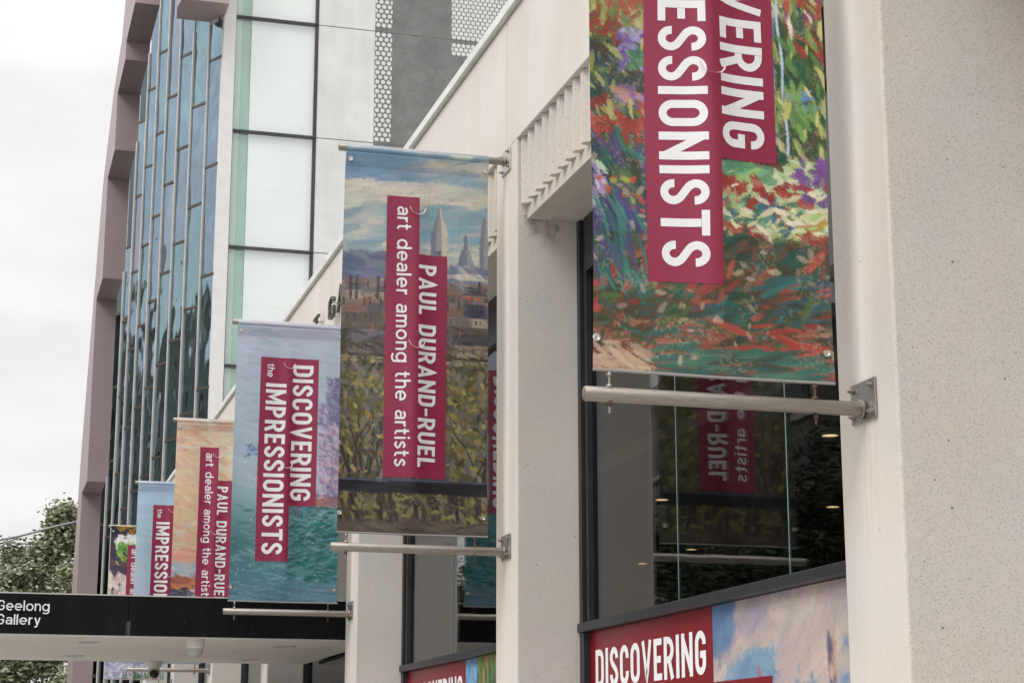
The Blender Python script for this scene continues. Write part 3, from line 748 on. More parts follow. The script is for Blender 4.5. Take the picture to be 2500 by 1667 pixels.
# body of the building: end wall, roof, back, floor (windows stay open)
body = MB()
body.box(4.603, 16, YEND - .3, YEND, GZ, 6.05)
body.box(15.7, 16.0, PY0 + .303, YEND - .303, GZ, 6.05)
body.build('end_wall', M['conc'], gal)
MB().box(4.31, 15.69, pn(-1), YEND - .31, 5.3, 5.6).build('roof', M['soffit'], gal)
MB().box(4.62, 15.69, PY0 + .31, YEND - .31, GZ - .05, GZ + .02).build('floor', M['interior'], gal)
MB().box(9.6, 9.8, PY0 + .31, YEND - .31, GZ + .03, 5.29).build('interior_wall', M['interior'], gal)
MB().box(5.35, 9.59, PY0 + .32, YEND - .32, 2.6, 2.72).build('interior_ceiling', M['ceil_in'], gal)
# fascia panels, one to a bay, joints at the pillar centres
jy = [pn(-1) - .02] + [pn(k) + .29 for k in range(0, NP - 1)] + [YEND + .02]
for a, b_ in zip(jy[:-1], jy[1:]):
    MB().box(4.0, 4.28, a + .008, b_ - .008, 4.965, 6.090).build('fascia_panel', M['fascia'], gal, bevel=.006)
MB().box(4.02, 4.27, jy[0] + .02, jy[-1] - .02, 4.99, 6.112).build('joint_and_shadow_backing', M['joint_shadow'], gal)  # dark panel joints; its top strip also paints the coping's shadow line
MB().box(3.955, 4.62, jy[0] - .02, jy[-1] + .02, 6.1125, 6.195).build('coping', M['coping'], gal, bevel=.004)

def bay(k, windowed=True):
    y0, y1 = pf(k) + .004, pn(k + 1) - .004
    # ribbed spandrel: pointed ribs with hollow flutes between
    n = int(round((y1 - y0) / .19)); p = (y1 - y0) / n; prof = []
    for i in range(n):
        a = y1 - i * p
        prof += [(4.126, a), (4.033, a - .012), (4.028, a - .017), (4.026, a - .060), (4.031, a - .065)]
        for j in range(1, 6):
            t = j / 6; prof.append((4.031 + .095 * t ** .8, a - .065 - t * (p - .065)))
    prof += [(4.126, y0), (4.16, y0), (4.16, y1)]
    MB().prism([(x, y, 4.402) for x, y in prof], (0, 0, .558)).build('ribbed_panel', M['rib'], gal)
    l = MB(); l.box(4.085, 4.272, y0, y1, 4.293, 4.4); l.box(4.162, 4.272, y0, y1, 4.4005, 4.96); l.build('lintel', M['rib'], gal)
    MB().box(4.276, 4.60, y0, y1, 4.299, 4.95).build('window_head_soffit', M['soffit'], gal)
    if not windowed:                                   # deep entrance recess of the nearest bay
        MB().box(4.601, 6.0, y0 - .6, y1, 4.30, 4.95).build('recess_soffit', M['soffit'], gal)
        MB().box(5.7, 16.0, pn(k), PY0 - .003, GZ, 4.299).build('recess_wall', M['conc'], gal)
        return
    # window
    f = MB(); zt = 4.295; zs = 1.09
    f.box(4.50, 4.60, y1 - .075, y1, zs + .001, zt); f.box(4.52, 4.60, y1 - .17, y1 - .125, zs + .001, zt)
    f.box(4.50, 4.60, y0, y0 + .06, zs + .001, zt)
    f.box(4.515, 4.60, y0 + .061, y1 - .171, 3.85, zt)
    fo = f.build('window', M['frame'], gal)
    MB().box(4.53, 4.59, y1 - .124, y1 - .076, zs + .002, zt - .01).build('gasket', M['gasket'], fo)
    MB().box(4.478, 4.60, y0, y1, 1.02, zs).build('sill', M['sill'], fo, bevel=.006)
    ya, yb = y0 + .062, y1 - .172
    js = [ya, ya + (yb - ya) * .333, ya + (yb - ya) * .667, yb]
    for a, b_ in zip(js[:-1], js[1:]):
        MB().box(4.560, 4.572, a + .006, b_ - .006, zs + .001, 3.849).build('pane', M['glass'], fo)
    for j in js[1:-1]: MB().box(4.561, 4.571, j - .005, j + .005, zs + .001, 3.849).build('glass_joint', M['edge'], fo)
    # below the sill
    if k != 2:
        MB().box(4.50, 4.60, y1 - .10, y1 - .001, GZ, 1.018).box(4.50, 4.60, y0 + .001, y0 + .06, GZ, 1.018).box(4.575, 4.60, y0 + .061, y1 - .101, GZ, 1.018).build('lower_panel', M['frame'], fo)
    else:
        d = MB(); yc = (y0 + y1) / 2
        for a in (y0, y0 + 1.5, yc - .04, y1 - 1.6, y1 - .1): d.box(4.49, 4.60, a, a + .08, GZ, 1.018)
        d.build('door_frame', M['frame'], fo)
        MB().box(4.54, 4.56, y0 + .1, y1 - .1, GZ + .02, 1.0).build('door_glass', M['gasket'], fo)
for k in range(NP - 1): bay(k)
bay(-1, False)

# ceiling downlights inside, lit
proto = None
LG = 'lit downlights in the gallery ceiling'
for x, y, lab in ((6.47, 13.33, 'lit round ceiling downlight just under the flower garden banner pole beside the nearest pillar'),
                  (6.46, 17.1, 'lit round ceiling downlight beside the left edge of the mirrored banner in the near window'),
                  (8.30, 17.1, 'lit round ceiling downlight at the right end of the near window, above the dark sill'),
                  (8.30, 21.0, 'lit round ceiling downlight low in the near window, just above the mirrored steel pole'),
                  (8.27, 22.65, 'lit round ceiling downlight in front of the mirrored grey pillar, low in the near window')):
    if proto is None:
        proto = thing('ceiling_light', (x, y, 2.6), lab, 'ceiling light', LG); t = proto
        MB().lathe((x, y, 2.6), [(.085, 0), (.085, -.012), (.07, -.02), (.066, -.02), (.066, -.002)]).build('trim_ring', M['trim'], t, 40)
        MB().lathe((x, y, 2.6), [(.065, -.004), (.065, -.010), (.03, -.013)]).build('lamp', M['lamp'], t)
    else:
        t = copy_tree(proto); t.location = (x, y, 2.6 + CZ); tag(t, lab, 'ceiling light', LG)

# ------------------------------------------------------------------ raised letters on the fascia
wl = thing('wall_lettering', (3.95, 21, 5.2), 'row of aged metal capital letters standing off the pale upper wall behind the banners', 'sign')
def wall_letter(ch, yl, width):
    W, S = glyph(ch); W -= .10; k = width / W; m = MB()
    for li, (p, c, t) in enumerate(S):
        for q in offset_poly(p, c, t * .50):
            m.prism([(3.905 + li * .0015, yl - a.x * k, 5.225 + a.y * .30) for a in q], (.035, 0, 0))
    o = m.build('letter', M['letter'], wl)
    s = MB()
    for u, v_ in ((.25, .25), (.75, .25), (.3, .8)): s.tube([(3.94, yl - u * width, 5.225 + v_ * .30), (4.0, yl - u * width, 5.225 + v_ * .30)], .007, 8)
    s.build('stand_off_pin', M['bolt'], o)
yl = 24.0
for ch, yl, wd_ in (('A', 23.86, .42), ('R', 23.32, .36), ('T', 22.84, .36), ('G', 21.83, .44), ('A', 21.27, .46), ('L', 20.62, .32), ('L', 20.16, .32), ('E', 19.70, .33), ('R', 19.20, .36), ('Y', 18.72, .42)):
    wall_letter(ch, yl - .22, wd_ * .95)

# ------------------------------------------------------------------ banner poles
def make_pole(lower):
    zc = 1.655 if lower else 4.855
    t = thing('banner_pole', (4.0, 0, zc), 'x', 'pole')
    m = MB(); r_ = .0345 if lower else .030
    m.tube([(2.598, 0, zc), (2.601, 0, zc), (2.604, 0, zc), (3.985, 0, zc)], [r_ * .6, r_ * .92, r_, r_], 24)
    m.build('tube', M['steel'], t, 50)
    MB().lathe((3.962, 0, zc), [(r_, 0), (r_ + .010, .004), (r_ + .012, .012), (r_ + .006, .0225)], 24, 'x').build('collar', M['steel'], t, 40)
    zp = zc + (.038 if lower else 0.0); a, b_ = .125, .098
    pl = MB().box(3.986, 3.9985, -a, a, zp - b_, zp + b_).build('base_plate', M['plate'] if lower else M['plate_sky'], t, bevel=.005)
    for sy in (-1, 1):
        for sz in (-1, 1):
            c = (3.985, sy * (a - .032), zp + sz * (b_ - .035))
            MB().lathe(c, [(.016, 0), (.016, -.004), (.011, -.0045), (.011, -.016), (.007, -.017), (.007, -.028)], 10, 'x').build('bolt', M['bolt'], t)
    if lower:
        for x in (2.722, 3.742):
            rod = MB().tube([(x, 0, zc - .085), (x, 0, 1.765)], .0062, 8).build('hanger_rod', M['bolt'] if x < 3 else M['rust'], t)
            for zn, q in ((zc + r_ - .002, .016), (zc - r_ - .020, .013), (1.742, .014)):
                MB().lathe((x, 0, zn), [(q * .8, 0), (q, .006), (q * .8, .016)], 8).build('nut', M['rust'] if x > 3 or zn < zc else M['bolt'], rod)
    return t
desc = ['flower garden', 'rooftop and autumn trees', 'pale blue to teal sea', 'orange sunset', 'hazy blue sky', 'dark flower']
up = make_pole(False); lo = make_pole(True)
BY = [7.85, 14.03, 20.25, 26.46, 32.67, 38.88]
for k, y in enumerate(BY):
    u = up if k == 0 else copy_tree(up); l = lo if k == 0 else copy_tree(lo)
    u.location.y = y; l.location.y = y
    tag(u, f'upper steel pole that the {desc[k]} banner is sleeved over', 'pole', 'upper banner poles on the gallery pillars')
    tag(l, f'lower steel pole bolted under the {desc[k]} banner', 'pole', 'lower banner poles on the gallery pillars')

# ------------------------------------------------------------------ banners
BX0, BX1, BZ0, BZ1 = 2.655, 3.838, 1.765, 4.892
def banner(k, y, img, kind, label):
    rng = random.Random(k * 7 + 1); ph = [rng.uniform(0, 6.28) for _ in range(6)]
    t = thing('banner', (3.245, y, BZ0), label, 'banner', 'banners hanging from the gallery pillars')
    flare = {0: .012, 1: .006}.get(k, .0)
    def defo(x, z):
        x = np.asarray(x, float); z = np.asarray(z, float)
        u = (x - BX0) / (BX1 - BX0); v_ = (z - BZ0) / (BZ1 - BZ0); e = np.sin(np.clip(v_, 0, 1) * PI) ** .7
        d = e * (.024 * np.sin(u * 5.2 + ph[0]) + .016 * np.sin(u * 10 + v_ * 3 + ph[1]) + .014 * np.sin(v_ * 7 + ph[2]) * np.sin(u * 3 + ph[3]))
        d += -e * .028 * np.exp(-((u - .5) / .07) ** 2)                        # soft crease along the vents
        dx = np.where(u > .5, 1, -1) * flare * np.clip(1 - v_ * 5, 0, 1) * np.abs(u - .5) * 2
        # sleeve round the upper pole
        zz = z.copy(); yo = np.zeros_like(z)
        m_ = z > 4.815
        a = np.clip((z - 4.815) / (BZ1 - 4.815), 0, 1) * PI * .9 - .3
        yo = np.where(m_, -.036 * np.cos(np.clip(a - .9, -1.4, 1.9)), -.030 * np.clip((z - 4.70) / .115, 0, 1))
        return x + dx, y + d * np.clip((4.78 - z) / .3, 0, 1) + yo
    def pts(U, V):
        x = BX0 + U * (BX1 - BX0); z = BZ1 - V * (BZ1 - BZ0); X, Y = defo(x, z); return np.stack([X, Y, z], 1)
    painted_sheet('cloth', pts, img, M['paint'], t)
    def sheet(name, x0, x1, z0, z1, mat, off, m=None):
        own = m is None; m = m or MB(); nx, nz_ = 36, max(4, int((z1 - z0) / .04))
        xs = np.linspace(x0, x1, nx + 1); zs = np.linspace(z0, z1, nz_ + 1)
        b0 = len(m.v)
        for z in zs:
            X, Y = defo(xs, np.full_like(xs, z))
            m.v += [(X[i], Y[i] - off, z) for i in range(nx + 1)]
        for j in range(nz_):
            for i in range(nx):
                q = b0 + j * (nx + 1) + i; m.f.append((q, q + 1, q + nx + 2, q + nx + 1)); m.mi.append(0)
        return m
    p = MB()
    if kind == 'A': sheet('', 2.927, 3.283, 2.207, 4.475, None, .0022, p); sheet('', 3.283, 3.575, 2.822, 4.475, None, .0022, p)
    else: sheet('', 2.998, 3.263, 2.205, 4.482, None, .0022, p); sheet('', 3.263, 3.496, 2.205, 4.008, None, .0022, p)
    tp = p.build('title_panel', M['title'], t, 80)
    def put(txt, xb, cap, z0, z1, bold=0, track=0, space=.34):
        qs, L_ = text_quads(txt, (z0 - z1) / cap, space, track, bold)
        lt = MB()
        for q, li in qs:
            x = np.array([xb + b_ * cap for _, b_ in q]); z = np.array([z0 - a * cap for a, _ in q]); X, Y = defo(x, z)
            lt.poly([(X[i], Y[i] - .0036 - li * .00012, z[i]) for i in range(4)])
        lt.build('lettering', M['white'], tp)
    if kind == 'A':
        put('DISCOVERING', 3.290, .228, 4.404, 2.883, -.014)
        put('IMPRESSIONISTS', 2.992, .228, 4.183, 2.283, -.014)
        put('the', 3.003, .082, 4.400, 4.250)
    else:
        put('PAUL DURAND-RUEL', 3.262, .148, 3.923, 2.292, -.012, 0, .38)
        put('art dealer among the artists', 3.083, .119, 4.397, 2.292, -.005, .03, .46)
    for x, z in ((2.695, 4.757), (3.808, 4.752), (2.672, 1.918), (3.803, 1.914)):
        X, Y = defo(np.array([x]), np.array([z])); g = MB(); n_ = 16; rr = [(.020, 0), (.018, -.005), (.011, -.006), (.008, -.002)]
        g.lathe((X[0], Y[0] - .003, z), rr, n_, 'y'); g.build('grommet', M['grommet'], t, 60)
    # half-moon wind vents: hinged at the top, cut edge curling forward
    for zc in (4.42 if kind == 'A' else 4.40, 3.30):
        f = MB(); n_ = 16; rad = .066; rows = []
        for j in range(5):
            s_ = .80 + .20 * j / 4; row = []
            for i in range(n_ + 1):
                a = PI + PI * i / n_; x = 3.25 + rad * s_ * math.cos(a); z = zc + rad * s_ * math.sin(a) * 1.05
                X, Y = defo(np.array([x]), np.array([z])); lift = .008 + .030 * max(0, -math.sin(a)) * (j / 4)
                row.append(len(f.v)); f.v.append((X[0], Y[0] - lift, z))
            rows.append(row)
        for r0, r1 in zip(rows[-3:-1], rows[-2:]):
            for i in range(n_): f.f.append((r0[i], r0[i + 1], r1[i + 1], r1[i])); f.mi.append(0)
        f.build('vent_flap', M['flap'], t, 80)
    x0, y0_ = defo(np.array([BX0, BX1]), np.array([BZ0, BZ0]))
    MB().tube([(BX0 - .008, y0_[0], BZ0 + .004), ((BX0 + BX1) / 2, y, BZ0 + .001), (BX1 + .008, y0_[1], BZ0 + .004)], .007, 10).build('bottom_rod', M['hem'], t, 60)
    return t
ASP = (BZ1 - BZ0) / (BX1 - BX0)
banner(0, BY[0], paint_garden(330, 860, ASP), 'A', 'nearest banner, painted with red and purple garden flowers, cut off at the top')
banner(1, BY[1], paint_town(200, 520, ASP), 'B', 'banner of grey sky, rooftops and yellow-green autumn trees')
banner(2, BY[2], paint_sea(150, 390, ASP), 'A', 'banner shading from pale blue to deep teal water with a lilac patch at right')
banner(3, BY[3], paint_sunset(100, 260, ASP), 'B', 'banner of orange, yellow and pink sunset sky above the black canopy')
banner(4, BY[4], paint_haze(90, 230, ASP), 'A', 'plain pale blue banner half hidden behind the sunset banner')
banner(5, BY[5], paint_flowers(90, 230, ASP), 'B', 'farthest banner, dark purple with white and green flower shapes')

# ------------------------------------------------------------------ posters under the window sills
def poster(k, img, label):
    y1 = pn(k + 1) - .004; ytop = y1 - .105; y0 = pf(k) + .065; ys = 11.18 + PITCH * k
    t = thing('window_poster', (4.56, (y0 + y1) / 2, -1.0), label, 'poster', 'printed posters under the window sills')
    MB().box(4.552, 4.5735, ys + .002, ytop, -1.2, 1.016).build('title_panel', M['poster_red'], t)
    painted_sheet('painting', lambda U, V: np.stack([np.full_like(U, 4.553), ys - U * (ys - y0), 1.016 - V * 1.3], 1), img, M['paint'], t)
    MB().box(4.556, 4.5735, y0, ys, -1.2, 1.015).build('backing', M['frame'], t)
    MB().box(4.5475, 4.5525, ys - .91, ys + .0015, -.20, .538).build('subtitle_panel', M['poster_red'], t)
    yd = 13.515 + PITCH * k
    for txt, ys_, L_, cap, zb, xo in (('DISCOVERING', yd, 2.225, .287, .592, 4.5498), ('IMPRESSIONISTS', yd - .42, 2.74, .287, .17, 4.5452), ('the', yd, .30, .12, .17, 4.5498)):
        qs, _ = text_quads(txt, L_ / cap, bold=-.015); lt = MB()
        for q, li in qs: lt.poly([(xo - li * .0002, ys_ - a * cap, zb + b_ * cap) for a, b_ in q])
        lt.build('lettering', M['white'], t)
poster(0, paint_clouds(170, 80, 1.3 / 3.0), 'crimson poster with pink and blue cloud painting under the nearest window')
poster(1, paint_reeds(120, 60, 1.3 / 3.0), 'crimson poster with green foliage painting under the middle window')

# ------------------------------------------------------------------ entrance canopy
cn = thing('entrance_canopy', (1.2, 23, 1.4), 'flat black fronted entrance canopy with pale underside and white gallery lettering', 'canopy')
CX0, CX1, CY0, CY1, CB, CT = -2.2, 4.46, 20.70, 25.95, 1.408, 1.832
m = MB(); m.box(CX0, 1.637, CY0, CY0 + .10, CB, CT); m.box(1.641, 4.03, CY0, CY0 + .10, CB, CT)
m.box(CX0, CX0 + .1, CY0 + .101, CY1, CB, CT); m.box(CX0 + .101, 4.40, CY1 - .1, CY1, CB + .06, CT)
m.build('front_panel', M['canopy_black'], cn, bevel=.004)
MB().box(CX0 + .03, 4.0, CY0 + .005, CY0 + .10, CT + .001, CT + .014).build('top_flashing', M['trim'], cn)
MB().box(CX0 + .1, CX1, CY0 + .101, CY1 - .101, CB + .30, CT - .02).build('roof_deck', M['soffit'], cn)
MB().box(CX0 + .101, CX1, CY0 + .101, CY1 - .101, CB + .004, CB + .05).build('underside', M['can_soffit'], cn)
MB().box(CX0 + .02, 3.99, CY0 + .008, CY0 + .10, CB - .016, CB - .001).build('edge_trim', M['trim'], cn)
for x, y in ((1.31, 21.95), (1.296, 24.68), (3.565, 22.09), (3.568, 24.88), (-.6, 22.0), (-.6, 24.7)):
    d = MB().lathe((x, y, CB + .003), [(.135, 0), (.135, -.006), (.118, -.010), (.115, -.002)], 28).build('downlight', M['trim'], cn, 40)
    MB().lathe((x, y, CB + .001), [(.113, 0), (.10, -.003)], 24).build('lens', M['lamp_off'], d)
for txt, zb, L_ in (('Geelong', 1.650, .532), ('Gallery', 1.502, .445)):
    T_LO, T_UP = .115, .115; lt = MB()
    qs, _ = text_quads(txt, L_ / .108, .3, .02)
    for q, li in qs: lt.prism([(.272 + a * .108, CY0 - .012 - li * .0005, zb + b_ * .108) for a, b_ in q], (0, .010, 0))
    lt.build('lettering', M['white'], cn)
T_LO, T_UP = .135, .175

c = (2.40, 20.95, CB)
dc = thing('dome_camera', (c[0], c[1], c[2]), 'white pendant dome security camera under the front edge of the canopy', 'security camera')
MB().lathe((c[0], c[1], c[2] + .003), [(.105, 0), (.105, -.02), (.098, -.025), (.098, -.10), (.092, -.115)], 32).build('housing', M['cam_white'], dc, 50)
MB().lathe((c[0], c[1], c[2] - .11), [(.088, 0), (.086, -.03), (.076, -.06), (.055, -.085), (.025, -.098), (.004, -.10)], 32).build('dome', M['dome'], dc, 60)
c = (2.40, 25.70, CB)
tc_ = thing('turret_camera', (c[0], c[1], c[2]), 'small white turret security camera with black lens at the back of the canopy', 'security camera')
MB().lathe((c[0], c[1], c[2] + .003), [(.125, 0), (.125, -.02), (.105, -.05), (.085, -.085), (.07, -.10)], 32).build('housing', M['cam_white'], tc_, 50)
ball = MB()
ball.lathe((c[0], c[1], c[2] - .14), [(.012, -.085), (.05, -.07), (.078, -.035), (.085, 0), (.078, .035), (.05, .07), (.012, .085)], 28)
bo = ball.build('eyeball', M['dome'], tc_, 60)
MB().lathe((c[0] - .0, c[1] - .078, c[2] - .165), [(.060, .03), (.058, -.006), (.03, -.012)], 24, 'y').build('lens', M['lens'], bo, 50)

# ------------------------------------------------------------------ glass tower behind
tw = thing('glass_tower', (9, 62, GZ), 'tall modern building with blue glass wall, white panels and stepped mauve frame behind the gallery', 'building')
b = NB('tower_white_panel'); c0 = b.ramp(b.noise(.5, 6, .6), [(.3, (.66, .66, .655)), (.7, (.78, .78, .775))])
c0 = b.mix(1.0, c0, b.ramp(b.noise(3, 4, .6, (1, 1, .06)), [(.3, .93), (.6, 1.0)]), 'MULTIPLY'); c0 = b.mix(1.0, c0, b.ramp(b.noise(1.1, 7, .7), [(.35, (.93, .93, .925)), (.6, (1, 1, 1))]), 'MULTIPLY'); b.base(c0).set(.6); tw_white = b.m
b = NB('tower_printed_grey'); c0 = b.ramp(b.noise(1.4, 9, .75), [(.3, (.125, .125, .123)), (.7, (.235, .235, .232))]); b.base(c0).set(.75); tw_grey = b.m
tw_dot = simple('tower_pale_dot', (.66, .66, .66), .6, 0, .05)
tw_col = simple('tower_white_column', (.70, .69, .68), .5, 0, .05)
tw_dark = simple('tower_dark_bar', (.06, .06, .06), .4, .4)
tw_blind = simple('tower_white_blind', (.93, .96, .96), .7, 0, .03, .6)
tw_in = simple('tower_inner_green', (.36, .56, .47), .7, 0, .10, .8)
tw_in2 = simple('tower_inner_pale_green', (.55, .70, .63), .7, 0, .06, .8)
TY = 58.0; TOP = 34.0
st = [GZ, .69, 4.62, 8.54, 12.475, 16.385, 20.315, 24.28, 28.2, 32.1, TOP]
# white concrete wall panels with joints
m = MB()
for a, b_ in zip(st[:-1], st[1:]):
    m.box(9.98, 11.2 + 9, TY, TY + .4, a + .015, b_ - .015)
m.build('wall_panel', tw_white, tw)
MB().box(9.99, 20.1, TY + .03, TY + .38, GZ, TOP).box(7.0, 20.1, TY + 3.2, TY + 14, GZ, TOP).build('wall_core', tw_dark, tw)
m = MB()
for a, b_ in zip(st[:-1], st[1:]): m.box(11.90, 20.1, TY - .006, TY - .001, a + .02, b_ - .02)
m.build('printed_panel', tw_grey, tw)
m = MB()
def dots(x0, x1, z0, z1):
    p = (x1 - x0) / max(1, round((x1 - x0) / .168)); rz = p * .866; nz_ = int((z1 - z0) / rz)
    for j in range(nz_ + 1):
        nx = int(round((x1 - x0) / p))
        for i in range(nx + (j % 2)):
            x = x0 + (i + .5 - .5 * (j % 2)) * p; z = z1 - rz * (j + .5)
            if any(abs(z - q) < .075 for q in st): continue
            pl = []
            for a in range(12):
                px = x + .0745 * math.cos(a * PI / 6); px = min(max(px, x0), x1); pl.append((px, TY - .010, z + .0745 * math.sin(a * PI / 6)))
            m.poly(pl)
dots(11.905, 12.49, 10, 30); dots(14.56, 17.6, 23.80, 30)
m.build('dot_print', tw_dot, tw)
# white corner column
MB().prism([(6.80, TY - .06, GZ), (7.19, TY - .06, GZ), (7.19, TY + .4, GZ), (6.72, TY + .4, GZ)], (.03, 0, TOP - GZ)).build('corner_column', tw_col, tw)
# clear glazing with white blinds
for a, b_ in zip(st[3:-1], st[4:]):
    g = MB().box(7.226, 9.89, TY + .02, TY + .05, a + .03, b_ - .03).build('clear_window', M['tglass'], tw)
    fr = MB(); fr.box(7.192, 7.225, TY - .02, TY + .10, a + .029, b_ - .029); fr.box(9.905, 9.965, TY - .02, TY + .10, a + .029, b_ - .029); fr.box(6.98, 9.975, TY - .05, TY + .10, a - .028, a + .028)
    fr.build('frame', tw_dark, g)
    MB().box(7.76, 9.87, TY + .12, TY + .16, a + .05, a + 1.997).box(7.76, 9.87, TY + .12, TY + .16, a + 2.0, b_ - .05).build('blind', tw_blind, g)
    MB().box(7.23, 7.44, TY + .13, TY + .17, a + .075, b_ - .075).build('inner_reveal', tw_in2, g)
    MB().box(7.441, 7.755, TY + .18, TY + .22, a + .075, b_ - .075).build('inner_wall', tw_in, g)
# blue curtain wall, staggered panes
A26 = R(26.0); dS = Vector((-math.sin(A26), math.cos(A26))); nS = Vector((-math.cos(A26), -math.sin(A26)))
def SP(s, z, off=0): return (6.85 + dS.x * s + nS.x * off, 58 + dS.y * s + nS.y * off, z)
def bluemat(name, c, wob):
    b = NB(name); n_ = b.noise(.25, 3); b.base(b.ramp(n_, [(.3, tuple(v * .86 for v in c)), (.7, tuple(v * 1.1 for v in c))])).set(.04, 1.0)
    b.bump(b.noise(.40, 3, .5, (1, 1, .5)), wob, .9); return b.m
blues = [bluemat('blue_glass', (.27, .385, .47), .34), bluemat('steel_blue_glass', (.27, .36, .45), .45), bluemat('lilac_glass', (.35, .37, .47), .24), bluemat('teal_glass', (.25, .38, .43), .45)]
shadedglass = bluemat('shaded_glass', (.10, .15, .17), .1)  # panes beside the mauve frame: its shade and reflection put into the colour
mull = simple('pale_mullion', (.60, .56, .53), .4, .1, .1)
brz = simple('bronze_transom', (.10, .085, .075), .4, .5)
ms = [0.0, .87, 1.82, 2.65, 3.40, 4.06, 4.68, 5.24, 5.71, 6.17, 6.56]
tops = [(24.22, 24.22), (26.5, 24.22), (26.5, 26.5), (26.5, 26.5), (26.5, 26.2), (26.2, 24.95), (24.3, 23.15), (21.2, 20.2), (16.65, 15.9), (9.6, 9.2)]
first = [22.88, 21.50, 23.55, 22.28, 24.10, 22.92, 21.9, 20.1, 15.2, 8.0]
step = [3.70, 3.47, 3.30, 3.10, 2.95, 2.80, 2.70, 2.62, 2.55, 2.5]
rng = random.Random(4)
for i in range(10):
    s0, s1 = ms[i], ms[i + 1]; zs = [first[i] - step[i] * j for j in range(14)]; zs = [z for z in zs if z > GZ + .3]
    tr_, tl_ = tops[i]                                # top edge may rake down to meet the stepped frame
    lv = [tl_] + [z for z in zs if z < min(tl_, tr_) - .25] + [GZ]
    for n_, (a, b_) in enumerate(zip(lv[1:], lv[:-1])):
        dk = (i >= 8) or (i in (6, 7) and n_ == 0); mt = shadedglass if dk else blues[rng.choice([0, 0, 1, 1, 2, 3])]
        t1, t2 = rng.uniform(-.012, .012), rng.uniform(-.006, .006); br_ = tr_ if n_ == 0 else b_
        pane = MB().prism([SP(s0 + .03, br_ - .05, t1), SP(s1 - .03, b_ - .05, -t1), SP(s1 - .03, a + .05, -t1 + t2), SP(s0 + .03, a + .05, t1 + t2)], (-nS.x * .04, -nS.y * .04, 0)).build('glass_pane', mt, tw)
        if n_ > 0: MB().prism([SP(s0 + .025, b_ - .045, .02), SP(s1 - .025, b_ - .045, .02), SP(s1 - .025, b_ + .045, .02), SP(s0 + .025, b_ + .045, .02)], (-nS.x * .08, -nS.y * .08, 0)).build('transom', brz, pane)
    if i < 9:
        zt = min(tl_, tops[i + 1][0]) if i > 3 else (24.9 if i == 0 else tl_)
        MB().prism([SP(s1 - .022, GZ, .06), SP(s1 + .022, GZ, .06), SP(s1 + .022, zt, .06), SP(s1 - .022, zt, .06)], (-nS.x * .10, -nS.y * .10, 0)).build('mullion', mull, tw)
# dark core behind the curtain wall
MB().prism([SP(0.05, GZ, -.12), SP(6.5, GZ, -.12), SP(6.5, GZ, -3), SP(.05, GZ, -3)], (0, 0, 8.8 - GZ)).prism([SP(0.05, 8.81, -.12), SP(4.6, 8.81, -.12), SP(4.6, 8.81, -3), SP(.05, 8.81, -3)], (0, 0, 15)).build('inner_core', tw_dark, tw)
# stepped mauve frame, profile in the Y-Z plane
mv = NB('mauve_metal'); mv.base(mv.ramp(mv.noise(.4, 4), [(.3, (.37, .285, .29)), (.7, (.41, .32, .325))])).set(.5); mauve = mv.m
prof = [(57.0, 32.0), (57.0, 23.95), (60.43, 23.95), (60.43, 23.31), (63.80, 23.31), (63.80, 21.22), (67.19, 21.22), (67.19, 17.425), (70.56, 17.425), (70.56, 10.46), (73.74, 10.46), (73.74, GZ),
        (78.3, GZ), (77.75, 3.36), (77.5, 7.0), (75.75, 12.3), (70.9, 20.5), (69.8, 22.0), (66.1, 24.1), (62.9, 24.95), (61.9, 26.1), (61.0, 32.0)]
FK = 1.105
MB().prism([(3.845 * FK, y * FK, z * FK if z > GZ else GZ) for y, z in prof], (.795 * FK, 0, 0)).build('stepped_frame', mauve, tw)
MB().prism([(5.335, 57.0, 24.262), (6.85, 57.0, 24.262), (6.85, 57.9, 24.262), (6.44, 58.73, 24.262), (5.33, 58.72, 24.262), (5.25, 57.75, 24.262)], (0, 0, 8)).build('overhanging_box', mauve, tw)

